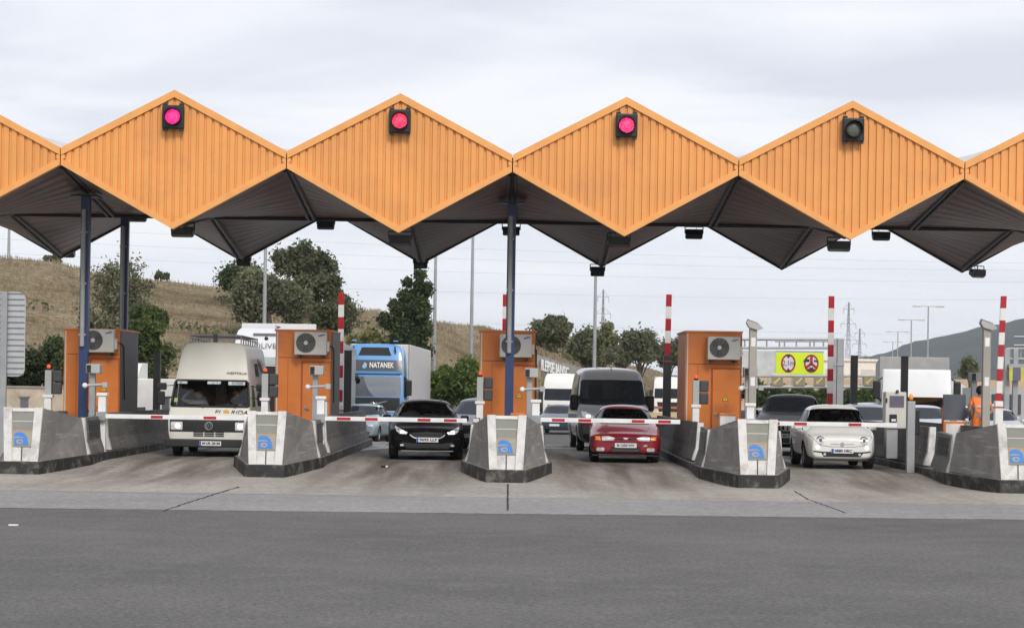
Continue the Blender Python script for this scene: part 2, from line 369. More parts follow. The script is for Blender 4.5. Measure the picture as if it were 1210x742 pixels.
# ------------------------------------------------------------------ toll islands
def island_parts(root, D0, length=19.):
    def kz(y): return gz(D0 + y)
    # kerb slab
    out = [(-.40, 0), (.40, 0), (.98, 2.5), (.98, length - 1.0), (.55, length), (-.55, length), (-.98, length - 1.0), (-.98, 2.5)]
    b = MB(); n = len(out)
    zt = lambda y: .25 + (kz(y)) * .75
    low = [(x, y, -.3) for x, y in out]; top = [(x, y, zt(y)) for x, y in out]; topi = [(x * .965, y + (.03 if y < 1 else 0), zt(y) + .012) for x, y in out]
    b.add(low + top, [(i, (i + 1) % n, (i + 1) % n + n, i + n) for i in range(n)], M_kerb)
    b.add(top + topi, [(i, (i + 1) % n, (i + 1) % n + n, i + n) for i in range(n)], M_kerb)
    b.add(topi, [tuple(range(n))], M_kerbtop)
    b.build('kerb', root, fix=False)
    # crash nose
    FB, FT = (.345, .16, .26), (.40, .30, 1.36)
    BB, BT = (.86, 2.55, .32), (.72, 2.55, 1.13)
    TB = (.40, 2.55, 1.13)
    b = MB()
    for s in (-1, 1):
        q = lambda p: (p[0] * s, p[1], p[2])
        b.add([q(FB), q(FT), q(BT)], [(0, 1, 2)], M_conc); b.add([q(FB), q(BT), q(BB)], [(0, 1, 2)], M_conc)
        b.add([q(FT), q(TB), q(BT)], [(0, 1, 2)], M_conc)
    b.add([(-.345, .16, .26), (.345, .16, .26), (.40, .30, 1.36), (-.40, .30, 1.36)], [(0, 1, 2, 3)], M_wworn)
    b.add([(-.40, .30, 1.36), (.40, .30, 1.36), (.40, 2.55, 1.13), (-.40, 2.55, 1.13)], [(0, 1, 2, 3)], M_conc)
    b.add([(-.86, 2.55, .32), (.86, 2.55, .32), (.72, 2.55, 1.13), (-.72, 2.55, 1.13)], [(0, 1, 2, 3)], M_conc)
    nose = b.build('crash_nose', root)
    # white bands, lying 14 mm proud of the sloping face
    def fy(z): return .16 + (z - .26) / 1.1 * .14
    def slab(mb, x0b, x1b, x0t, x1t, z0, z1, m, th=.014):
        vs = [(x0b, fy(z0) - th, z0), (x1b, fy(z0) - th, z0), (x1t, fy(z1) - th, z1), (x0t, fy(z1) - th, z1)]
        vs += [(x, y + th + .02, z) for x, y, z in vs]
        mb.add(vs, [(0, 1, 2, 3), (7, 6, 5, 4), (0, 4, 5, 1), (1, 5, 6, 2), (2, 6, 7, 3), (3, 7, 4, 0)], m)
    for s in (-1, 1):
        bb = MB(); slab(bb, s * .345, s * .185, s * .405, s * .235, .262, 1.375, M_wworn, .05); bb.build('white_band', nose)
    bb = MB(); slab(bb, -.185, .185, -.225, .225, .56, 1.30, M_panelg)
    slab(bb, -.187, .187, -.202, .202, .58, .88, M_panel, .018); slab(bb, -.203, .203, -.205, .205, .885, .90, mat('thin_orange_line', (.55, .32, .16), .5), .02)
    slab(bb, -.212, .212, -.214, .214, 1.08, 1.095, M_cream, .018); slab(bb, -.22, .22, -.224, .224, 1.29, 1.315, M_wworn, .03)
    slab(bb, -.012, .012, -.012, .012, .27, .56, M_dgrey, .006)
    bb.build('front_panel', nose)
    # blue "a" on the taupe panel
    lg = MB()
    def on(p, th): return (p[0], fy(p[1]) - th, p[1])
    def arc(cx, cz, rx, rz, k0, k1, n=14): return [(cx + rx * math.cos(R(k0 + (k1 - k0) * i / n)), cz + rz * math.sin(R(k0 + (k1 - k0) * i / n))) for i in range(n + 1)]
    dome = [(-.16, .60), (-.165, .80)] + arc(-.06, .70, .17, .165, 125, 8, 12) + [(.14, .60)]
    lg.add([on(p, .026) for p in dome], [tuple(range(len(dome)))], M_logo)
    o_ = arc(-.045, .672, .075, .05, 0, 360, 20); 
    lg.add([on(p, .029) for p in o_], [tuple(range(20))], M_panel)
    i_ = arc(-.035, .672, .040, .020, 0, 360, 20); lg.add([on(p, .031) for p in i_], [tuple(range(20))], M_logo)
    nt_ = [(-.17, .765), (-.08, .775), (.02, .765), (.045, .74), (.0, .748), (-.08, .748), (-.17, .735)]
    lg.add([on(p, .0295) for p in nt_], [tuple(range(7))], M_panel)
    lg.build('logo', nose, fix=False)
    # side barriers with flared foot, louvre panel, white edge
    prof = lambda: [(.90, 0), (.885, .06), (.80, .30), (.775, .80), (.645, .80), (.645, 0)]
    def seg(name, s, y0, y1, m, top=.80, foot=1.0, white=True, mb=None):
        pr = [(.90, 0), (.885, .07), (.815, .28), (.775, top), (.645, top), (.645, 0)]
        bb = mb or MB(); n = len(pr)
        st = [y0 + (y1 - y0) * k / 6 for k in range(7)]
        vs = [(x * s, y, z + zt(y) - .01) for y in st for x, z in pr]
        fs = [(j * n + i, j * n + (i + 1) % n, (j + 1) * n + (i + 1) % n, (j + 1) * n + i) for j in range(6) for i in range(n)]
        fs += [tuple(range(n)), tuple(range(6 * n, 7 * n))]
        bb.add(vs, fs, m)
        if mb is None: bb.build(name, root)
        return bb
    for s in (-1, 1):
        seg('side_barrier', s, 5.1, length - 1.2, M_conc2, top=.84)
        e = seg('edge_band', s, 2.57, 2.72, M_wworn, mb=MB()); e.build('edge_band', root)
        e = seg('edge_band', s, 4.95, 5.09, M_wworn, top=.845, mb=MB()); e.build('edge_band', root)
        # louvre block
        lb = seg('vent_block', s, 2.74, 4.3, M_conc2, top=.78, mb=MB())
        v = lb.build('vent_block', root)
        gb = MB()
        for k in range(9):
            z = .36 + k * .046; y0, y1 = 2.95, 4.1
            xo = .815 - (z - .28) / .5 * .04
            gb.add([(s * (xo + .003), y0, z + zt(3)), (s * (xo + .03), y0, z - .02 + zt(3)), (s * (xo + .03), y1, z - .02 + zt(3.6)), (s * (xo + .003), y1, z + zt(3.6)),
                    (s * (xo - .01), y0, z - .02 + zt(3)), (s * (xo - .01), y1, z - .02 + zt(3.6))], [(0, 1, 2, 3), (1, 4, 5, 2), (0, 1, 4), (3, 2, 5)], M_dgrey)
        gb.build('louvre', v)
    return root
ISL = []
isl_specs = [(-10.0, 41.6, 'toll island ending in a grey crash nose, below the dark leafy bushes'),
             (-5.0, 41.8, 'toll island between the cream camper van and the black hatchback'),
             (-.03, 41.3, 'toll island whose nose faces straight ahead, between black hatchback and red car'),
             (5.03, 40.7, 'toll island with stained crash nose between the red car and the small white car'),
             (10.15, 40.2, 'toll island with tan crash nose where the orange vested worker stands')]
for x, D0, lb in isl_specs:
    r = thing('toll_island', lb, 'toll island', (x, D0, 0), 0, 'toll islands'); island_parts(r, D0); ISL.append(r)

# ------------------------------------------------------------------ booths
def booth(x, D, label, left='orange', door_x=.12):
    z0 = .30; w_ = .675; dp = 2.3; H = 3.33 + .012 * x - z0
    r = thing('toll_booth', label, 'toll booth', (x, D, z0), 0, 'orange toll booths')
    b = MB()
    b.box(-w_, w_, 0, dp, 0, H - .05, M_booth)
    b.box(-w_ - .03, w_ + .03, -.03, dp + .03, H - .05, H, M_booth, .008)
    b.box(-w_ + .03, -w_ + .06, -.03, 0, .1, H - .06, M_cream)           # white conduit
    b.build('cabin_shell', r)
    se = MB()
    for zz in (2.28,): se.box(-w_ + .08, w_ - .01, -.004, .002, zz, zz + .012, M_black)
    se.box(-w_ + .30, -w_ + .312, -.004, .002, .05, 2.27, M_boothd)
    se.tube([(w_ - .06, -.02, 2.62), (w_ - .01, -.03, 2.55), (w_ + .03, -.02, 2.56), (w_ + .035, .3, 2.5), (w_ + .035, .5, 1.2)], .012, M_black, 6)
    for (bx_, bz_) in ((-w_ + .12, H - .12), (w_ - .1, H - .12), (-w_ + .12, .2), (w_ - .08, .2)): se.disc((bx_, -.001, bz_), .016, 'y', -.008, M_steel, 8)
    se.build('seam_and_cable', r)
    sb = MB()
    sb.box(w_ + .002, w_ + .02, .02, dp - .02, 0, H - .06, M_dgrey)
    if left == 'grey': sb.box(-w_ - .02, -w_ - .002, .02, dp - .02, 0, H - .06, M_dgrey)
    sb.build('side_cladding', r)
    dbm = MB(); dx0, dx1 = door_x - .13, door_x + .53
    dbm.box(dx0, dx1, -.03, -.002, .02, 2.16, M_booth, .006)
    for (xa, xb, za, zb) in ((dx0 - .035, dx0 - .01, 0, 2.2), (dx1 + .01, dx1 + .035, 0, 2.2), (dx0 - .01, dx1 + .01, 2.175, 2.2)):
        dbm.box(xa, xb, -.018, -.001, za, zb, M_boothd)
    dr = dbm.build('door', r)
    hb = MB(); hb.box(dx0 + .05, dx0 + .09, -.045, -.03, .96, 1.12, M_steel, .004); hb.tube([(dx0 + .07, -.045, 1.06), (dx0 + .07, -.09, 1.06), (dx0 + .19, -.09, 1.06)], .011, M_steel, 8)
    hb.build('handle', dr)
    wb = MB(); tx = (dx0 + dx1) / 2 - .02
    wb.prism([(tx - .085, 1.40), (tx + .085, 1.40), (tx, 1.55)], 'y', -.034, -.0305, M_black); wb.prism([(tx - .068, 1.409), (tx + .068, 1.409), (tx, 1.533)], 'y', -.036, -.0342, mat('warning_yellow', (.75, .5, .02), .5))
    wb.prism([(tx - .012, 1.43), (tx + .016, 1.46), (tx + .004, 1.465), (tx + .014, 1.50), (tx - .014, 1.46), (tx - .002, 1.456)], 'y', -.038, -.0362, M_black)
    wb.build('warning_sign', dr)
    return r
def air_con(x, D, z, label):
    r = thing('air_conditioner', label, 'air conditioner', (x, D, z), 0, 'air conditioners on the booths')
    b = MB(); b.box(-.39, .39, -.30, 0, 0, .56, M_cream, .02); b.box(.391, .45, -.26, -.06, .08, .33, M_cream, .01)
    for s in (-.28, .28): b.box(s - .03, s + .03, -.28, .035, -.07, -.001, M_black)
    b.build('casing', r)
    f = MB(); cx, cz = -.11, .29
    f.disc((cx, -.301, cz), .235, 'y', -.006, M_acgrill, 32)
    g = f.build('fan_recess', r)
    bl = MB()
    for k in range(3):
        t = R(120 * k + 20); pts = []
        for q, rad in ((-.55, .05), (-.35, .2), (.15, .215), (.5, .17), (.45, .06)):
            pts.append((cx + rad * math.cos(t + q), cz + rad * math.sin(t + q)))
        bl.prism(pts, 'y', -.312, -.309, mat('fan_blade', (.045, .044, .042), .4))
    bl.build('fan_blade', g)
    rg = MB()
    for rad in (.07, .125, .18, .232):
        pts = [(cx + rad * math.cos(t), -.318, cz + rad * math.sin(t)) for t in [2 * math.pi * k / 28 for k in range(29)]]
        rg.tube(pts, .0035, M_mgrey, 4, cap=False)
    for k in range(12):
        t = math.pi * k / 6; rg.tube([(cx + .05 * math.cos(t), -.318, cz + .05 * math.sin(t)), (cx + .232 * math.cos(t), -.318, cz + .232 * math.sin(t))], .003, M_mgrey, 4)
    rg.disc((cx, -.316, cz), .05, 'y', -.008, M_cream, 16); rg.build('fan_guard', g)
    lg = MB(); pts = [(.265 + .085 * math.cos(t) + .02 * math.sin(t), .475 + .026 * math.sin(t) + .012 * math.cos(t)) for t in [2 * math.pi * k / 24 for k in range(24)]]
    lg.prism(pts, 'y', -.303, -.3005, mat('badge_blue', (.03, .08, .35), .4)); bd = lg.build('badge', r)
    text('SAMSUNG', .036, M_cream, 'lettering', r, (.265, -.3045, .475), ext=.001)
    return r
booth_specs = [(-10.08, 49.0, 'orange toll booth beside the leafy green tree, navy column before it', 'orange', 'air conditioner half hidden by the navy column, on the booth by the leafy tree'),
               (-5.0, 49.2, 'orange toll booth beside the cream camper van', 'orange', 'air conditioner on the booth beside the camper van'),
               (-.06, 49.3, 'orange toll booth directly behind the lone navy column', 'orange', 'air conditioner behind the lone navy column, on the booth in the centre'),
               (4.93, 49.2, 'orange toll booth beside the red car, tall camera post before it', 'orange', 'air conditioner on the booth beside the red car')]
for x, D, lb, lf, al in booth_specs:
    booth(x, D, lb, lf); air_con(x + (.2 if x < 4 else .22), D - .04, 2.67 + .004 * x, al)

# ------------------------------------------------------------------ canopy
canopy = thing('toll_canopy', 'zigzag orange toll plaza canopy on navy columns', 'canopy', (0, 44.95, 0))
YF, YB = 0.0, 11.4
ZP, ZT, ZC1, ZC0 = 8.40, 5.32, 7.08, 6.71    # peak, low tip, side corner top and bottom
def fascia(cx, y, side):
    hw = 2.5 - .012; b = MB()
    up = lambda x: ZP - (ZP - ZC1) * abs(x) / 2.5
    lo = lambda x: ZT + (ZC0 - ZT) * abs(x) / 2.5
    # standing-rib sheet: trapezoid ribs
    xs = []; pitch = .172; k = -15
    prof = []
    x = -hw
    while k <= 15:
        c = k * pitch
        for dx, yy in ((-.034, 0.), (-.024, .04), (.024, .04), (.034, 0.)):
            if -hw < c + dx < hw: prof.append((c + dx, yy))
        k += 1
    prof = [(-hw, 0)] + prof + [(hw, 0)]
    P2 = []
    for i, p in enumerate(prof):       # break the sheet at the middle so the tips stay sharp
        P2.append(p)
        if i + 1 < len(prof) and p[0] < 0 < prof[i + 1][0]: P2.append((0, p[1] if p[1] == prof[i + 1][1] else 0))
    vs = []
    for x, yy in P2: vs += [(cx + x, y + side * yy, lo(x) + .02), (cx + x, y + side * yy, up(x) - .02)]
    b.add(vs, [(2 * i, 2 * i + 2, 2 * i + 3, 2 * i + 1) for i in range(len(P2) - 1)], M_orange)
    f = b.build('fascia', canopy, fix=False)
    M_orange_trim_ = M_orange_trim if side > 0 else M_beam
    t = MB()       # folded edge trims
    for s in (-1, 1):
        def strip(zf, w0, yy0, yy1):
            a = (cx + s * hw, zf(hw)); c = (cx, zf(0))
            d = -w0
            vs = [(a[0], y + side * yy0, a[1]), (c[0], y + side * yy0, c[1]), (c[0], y + side * yy0, c[1] + d), (a[0], y + side * yy0, a[1] + d)]
            vs += [(p[0], y + side * yy1, p[2]) for p in vs]
            t.add(vs, [(0, 1, 2, 3), (7, 6, 5, 4), (0, 4, 5, 1), (1, 5, 6, 2), (2, 6, 7, 3), (3, 7, 4, 0)], M_orange_trim_)
        strip(up, .165, -.045, .12); strip(lambda x: lo(x), -.15, -.045, .12 if side > 0 else .06)
        t.box(cx + s * hw - (.08 if s > 0 else 0), cx + s * hw + (.08 if s < 0 else 0), y + side * -.03 if side > 0 else y - .1, y + .1 if side > 0 else y + .03, ZC0 + .13, ZC1 - .15, M_orange_trim)
    t.build('trim', f)
def fold(zc, amp_f, cx, name, m, parent, nseg=12, ny=12, thick=0.):
    pass
def hyp(cx, zmid, lo_, hi_, name, m, under=True):
    """ruled roof skin: zigzag at both ends, level along the middle"""
    b = MB(); nx, ny = 24, 16; vs = []
    for j in range(ny + 1):
        t = j / ny; a = abs(2 * t - 1)
        for i in range(nx + 1):
            x = -2.5 + 5.0 * i / nx; zz = (lo_ + (hi_ - lo_) * abs(x) / 2.5)
            z = zmid + (zz - zmid) * a
            rib = .018 * ((i + j) % 2) * 0
            vs.append((cx + x, YF + .10 + (YB - .2) * t, z + rib))
    W = nx + 1
    fs = [(j * W + i, j * W + i + 1, (j + 1) * W + i + 1, (j + 1) * W + i) for j in range(ny) for i in range(nx)]
    b.add(vs, fs, m, False)
    o = b.build(name, canopy, fix=False)
    return o
# brown sheet metal of the soffit, with fine running seams
def soffit_mat():
    m = M_soffit; nt = m.node_tree; N = nt.nodes; L = nt.links; b = N['Principled BSDF']
    tc = N.new('ShaderNodeTexCoord'); wv = N.new('ShaderNodeTexWave'); wv.bands_direction = 'Y'; wv.inputs['Scale'].default_value = .55
    wv.inputs['Distortion'].default_value = 7; wv.inputs['Detail'].default_value = 4; wv.inputs['Detail Scale'].default_value = .28
    L.new(tc.outputs['Object'], wv.inputs['Vector'])
    bp = N.new('ShaderNodeBump'); bp.inputs['Strength'].default_value = .22; bp.inputs['Distance'].default_value = .05
    L.new(wv.outputs['Fac'], bp.inputs['Height']); L.new(bp.outputs[0], b.inputs['Normal'])
soffit_mat()
for cx in (-12.5, -7.5, -2.5, 2.5, 7.5, 12.5):
    fascia(cx, YF, 1); fascia(cx, YB, -1)
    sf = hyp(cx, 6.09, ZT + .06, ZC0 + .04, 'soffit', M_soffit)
    hyp(cx, 7.74, ZP - .05, ZC1 - .05, 'roof_skin', M_roof)
    bb = MB()     # dark ridge beams along the folds
    for dxx in (-.07, .07):
        for (t0, t1) in ((0.02, .5), (.5, .98)):
            p = []
            for k in range(7):
                t = t0 + (t1 - t0) * k / 6; a = abs(2 * t - 1)
                p.append((cx + dxx, .1 + (YB - .2) * t, 6.09 + (ZT + .06 - 6.09) * a - .01))
            bb.tube(p, .045, M_beam, 6)
    bb.tube([(cx - 2.5, YB / 2, 6.06), (cx + 2.5, YB / 2, 6.06)], .05, M_beam, 6)
    bb.build('fold_beam', sf)
for bx in (-15, -10, -5, 0, 5, 10, 15):
    bb = MB()
    for dxx in (-.07, .07):
        for (t0, t1) in ((0.02, .5), (.5, .98)):
            p = []
            for k in range(7):
                t = t0 + (t1 - t0) * k / 6; a = abs(2 * t - 1)
                p.append((bx + dxx, .1 + (YB - .2) * t, 6.09 + (ZC0 + .04 - 6.09) * a - .03))
            bb.tube(p, .05, M_beam, 6)
    bb.build('valley_beam', canopy)
for bx in (-10.0, 0.0):
    for D, wt in ((47.7, 1), (52.5, 0)):
        y = D - 44.95; b = MB()
        zt = 6.5 - .1 * abs(y - 5.7) * 0 - .25
        b.box(bx - .10, bx + .10, y - .10, y - .085, .3, zt, M_navy)      # H section: flanges and web
        b.box(bx - .10, bx + .10, y + .085, y + .10, .3, zt, M_navy)
        b.box(bx - .012, bx + .012, y - .084, y + .084, .3, zt, M_navy)
        b.box(bx - .1, bx - .085, y - .084, y + .084, .3, zt, M_navy); b.box(bx + .085, bx + .1, y - .084, y + .084, .3, zt, M_navy)
        b.box(bx - .3, bx + .3, y - .3, y + .3, zt, zt + .04, M_beam)
        c = b.build('column', canopy)
        p = MB(); p.tube([(bx - .02, y - .15, 2.75), (bx - .02, y - .15, zt - .3)], .055, mat('downpipe_grey', (.30, .31, .31), .4, var=.1), 10)
        for z in (3.0, 4.2, 5.4): p.box(bx - .10, bx + .06, y - .165, y - .1, z, z + .04, M_steel)
        p.build('rain_pipe', c)

# ------------------------------------------------------------------ signals on the fascia
def led(name, col, estr):
    m = mat(name, (.4, .02, .07), .25, emit=col, estr=estr); nt = m.node_tree; N = nt.nodes; L = nt.links
    tc = N.new('ShaderNodeTexCoord'); vo = N.new('ShaderNodeTexVoronoi'); vo.inputs['Scale'].default_value = 26; L.new(tc.outputs['Object'], vo.inputs['Vector'])
    r = N.new('ShaderNodeMapRange'); r.inputs[1].default_value = .15; r.inputs[2].default_value = .6; r.inputs[3].default_value = estr * 1.55; r.inputs[4].default_value = estr * .55
    L.new(vo.outputs['Distance'], r.inputs[0]); L.new(r.outputs[0], N['Principled BSDF'].inputs['Emission Strength']); return m
def signal(cx, D, z, lens, label, halo=None):
    r = thing('lane_signal', label, 'traffic signal', (cx, D, z), 0, 'signals on the canopy fascia')
    b = MB(); b.box(-.24, .24, -.16, -.02, -.26, .26, M_black, .03); b.box(-.17, .17, -.02, .06, -.2, .2, M_dgrey)
    for s in (-.18, .18):
        b.box(s - .05, s + .05, -.13, -.05, .261, .30, M_black); b.box(s - .05, s + .05, -.13, -.05, -.30, -.261, M_black)
    b.build('housing', r)
    h = MB(); h.tube([(0, -.161, 0), (0, -.30, .0)], .19, M_black, 28, cap=False); h.tube([(0, -.30, 0), (0, -.161, 0)], .18, M_black, 28, cap=False); h.build('visor', r, fix=False)
    l = MB(); l.sphere((0, -.15, 0), (.172, .05, .172), lens, 24); l.build('lens', r)
for cx, y_, x_, nm, col, estr, lb in ((-7.5, 139, 208, 'magenta', (1, .03, .30), 1.15, 'magenta red signal lamp lit at the peak above the camper van'),
                               (-2.5, 144, 474, 'red', (1, .06, .13), 1.1, 'red signal lamp lit at the peak above the black hatchback'),
                               (2.5, 149, 737.5, 'pink', (1, .055, .22), 1.2, 'pink red signal lamp lit at the peak above the red car'),
                               (7.5, 154, 1006, None, None, 0, 'unlit grey signal lamp at the peak above the small white car')):
    X, Z = at(x_, y_ + .5, 44.9)
    lens = led('lens_' + nm, col, estr) if nm else M_lens_off
    signal(cx, 44.9, Z, lens, lb)

# ------------------------------------------------------------------ floodlights under the canopy
M_floodglass = mat('flood_glass', (.12, .12, .12), .15)
def flood(name_label, x, D, z, hang, facing, wd=.46):
    r = thing('floodlight', name_label, 'floodlight', (x, D, z), facing, 'floodlights under the canopy')
    b = MB()
    b.prism([(-.13, .10), (.12, .13), (.15, -.02), (-.02, -.12), (-.13, -.06)], 'x', -wd / 2, wd / 2, M_black); b.build('lamp_body', r)
    g = MB(); g.prism([(-.122, -.072), (-.03, -.125), (-.034, -.132), (-.126, -.079)], 'x', -wd / 2 + .03, wd / 2 - .03, M_floodglass); g.build('lamp_glass', r)
    k = MB()
    for s in (-1, 1): k.tube([(s * (wd / 2 + .015), 0, .02), (s * (wd / 2 + .015), 0, .20)], .014, M_black, 6)
    k.tube([(-wd / 2 - .015, 0, .20), (wd / 2 + .015, 0, .20)], .014, M_black, 6); k.tube([(0, 0, .20), (.0, 0, hang)], .016, M_black, 6)
    k.tube([(-.05, 0.03, .13), (-.12, .05, .26), (.02, .02, .34), (0, 0, hang)], .008, M_black, 5); k.build('bracket', r)
place = {-10: 'left of the peak over the camper van', -5: 'between the two booths nearest the camper van', 0: 'behind the head of the lone navy column', 5: 'above the booth next to the red car', 10: 'above the grey covered lorry'}
for bx, wh in place.items():
    px = {-10: 163, -5: 385, 0: 604, 5: 820, 10: 1041}[bx]
    py = {-10: 257, -5: 266, 0: 273, 5: 277, 10: 279}[bx]
    X, Z = at(px, py, 55.4); flood('black floodlight hanging at the back roof valley ' + wh, X, 55.4, Z, 6.62 - Z, math.pi if bx == 5 else 0)
for cx, px, py, nm in ((-7.5, 216, 274, 'orange tip above the camper van'), (-2.5, 473, 284, 'orange tip above the black hatchback'), (2.5, 731, 286, 'orange tip above the red car'), (7.5, 991, 291, 'orange tip above the small white car')):
    X, Z = at(px, py, 46.6); flood('black floodlight fixed just behind the front ' + nm, X, 46.6, Z, 5.55 - Z, 0, .5)
for cx, px, py, nm in ((-12.5, 80, 299, 'nearest the grey road sign'), (-7.5, 288, 309, 'over the white lorry with its name on the cab'), (-2.5, 497, 312, 'over the blue lorry'), (2.5, 706, 321, 'over the grey van'), (7.5, 934, 322, 'hidden near the yellow sign'), (12.5, 1155, 323, 'over the orange vested worker')):
    if cx == 7.5: continue
    X, Z = at(px, py, 56.6); flood('floodlight below the rear roof tip ' + nm, X, 56.6, Z, 5.36 - Z + .08, R(180 if cx != 12.5 else 20), .38)
# ================================================================== vehicles
from mathutils.geometry import delaunay_2d_cdt
def paint(name, col, metal=0., rough=.3, var=.03): return mat('paint_' + name, col, rough, metal=metal, var=var, coat=.8 if max(col) > .02 else .0, spec=.5 if max(col) > .02 else .07)
M_glass = glass('car_glass', (.5, .53, .52)); M_sideg = glass('side_glass', (.22, .24, .24), .45); M_glassd = glass('dark_car_glass', (.13, .14, .15), .25); M_glassb = glass('bluish_glass', (.12, .16, .24), 1.0)
M_int = mat('interior_dark', (.018, .018, .019), .8, var=.2); M_seat = mat('seat_cloth', (.03, .03, .033), .9, var=.25)
M_lamp = mat('headlamp', (.66, .68, .70), .22, metal=.25, var=.25, scale=14); M_lampw = mat('headlamp_lit', (.9, .88, .8), .2, emit=(1, .84, .62), estr=.9)
M_lampon = mat('headlamp_glow', (.9, .9, .88), .2, emit=(1, .97, .9), estr=.9)
M_plate = mat('plate_white', (.74, .75, .76), .4, var=.03); M_platet = mat('plate_ink', (.02, .02, .025), .5); M_eu = mat('plate_blue', (.03, .10, .48), .4)
M_rim = mat('alloy', (.42, .43, .44), .3, metal=.7); M_ind = mat('indicator_orange', (.75, .28, .05), .25); M_tail = mat('tail_red', (.38, .012, .015), .25)
M_grille = mat('grille_black', (.014, .014, .015), .4, var=.3, scale=30); M_trim = mat('bumper_black', (.022, .022, .023), .6, var=.15)

def to_mesh(o):
    dg = bpy.context.evaluated_depsgraph_get(); dg.update()
    me = bpy.data.meshes.new_from_object(o.evaluated_get(dg)); o.modifiers.clear(); old = o.data; o.data = me; me.name = o.name
    return me
def loft(name, secs, mats, sub=2):
    """secs: rings of half-section points (x, y, z), x >= 0, first and last on the middle line; closed body, mirrored"""
    n = len(secs[0]); ring = []
    for h in secs: ring.append(list(h) + [(-x, y, z) for x, y, z in h[-2:0:-1]])
    m = len(ring[0]); vs = [p for r in ring for p in r]; fs = []
    for j in range(len(ring) - 1):
        for i in range(m): fs.append((j * m + i, j * m + (i + 1) % m, (j + 1) * m + (i + 1) % m, (j + 1) * m + i))
    for base, flip in ((0, 0), ((len(ring) - 1) * m, 1)):
        for i in range(0, n - 1):
            a, b_ = i, i + 1; la, lb = (m - i) % m, m - i - 1
            q = [base + a, base + b_] + ([base + lb] if lb != b_ else []) + ([base + la] if la != a else [])
            q = list(dict.fromkeys(q)); fs.append(tuple(q) if not flip else tuple(q[::-1]))
    me = bpy.data.meshes.new(name); me.from_pydata(vs, [], fs)
    for q in mats: me.materials.append(q)
    bm = bmesh.new(); bm.from_mesh(me); bmesh.ops.recalc_face_normals(bm, faces=bm.faces[:]); bm.to_mesh(me); bm.free()
    o = bpy.data.objects.new(name, me); COL.objects.link(o)
    if sub:
        md = o.modifiers.new('s', 'SUBSURF'); md.levels = sub; md.render_levels = sub; md.boundary_smooth = 'PRESERVE_CORNERS'
        to_mesh(o)
    return o
def bvh_of(o): return BVHTree.FromPolygons([v.co[:] for v in o.data.vertices], [p.vertices[:] for p in o.data.polygons])
def cut(o, mbs, m):
    """boolean-subtract closed shapes; the cut walls take material m"""
    for mb in mbs:
      n0 = len(o.data.polygons); keep = o.data.copy()
      for tr in range(4):
        c = mb.build('cutter')
        if tr: c.scale = (1 + .004 * tr,) * 3; c.location = (.0013 * tr, .0017 * tr, .0011 * tr); bpy.context.view_layer.update()
        md = o.modifiers.new('b', 'BOOLEAN'); md.operation = 'DIFFERENCE'; md.solver = 'EXACT'; md.object = c; md.material_mode = 'TRANSFER'
        to_mesh(o); bpy.data.objects.remove(c)
        if len(o.data.polygons) > n0 * .8: break
        o.data = keep.copy()
def finish(o, parent, ang=38):
    for p in o.data.polygons: p.use_smooth = True
    o.data.set_sharp_from_angle(angle=R(ang)); o.parent = parent
    return o
def inside(p, poly):
    x, y = p; r = False; n = len(poly)
    for i in range(n):
        (x0, y0), (x1, y1) = poly[i], poly[i - 1]
        if (y0 > y) != (y1 > y) and x < (x1 - x0) * (y - y0) / (y1 - y0) + x0: r = not r
    return r
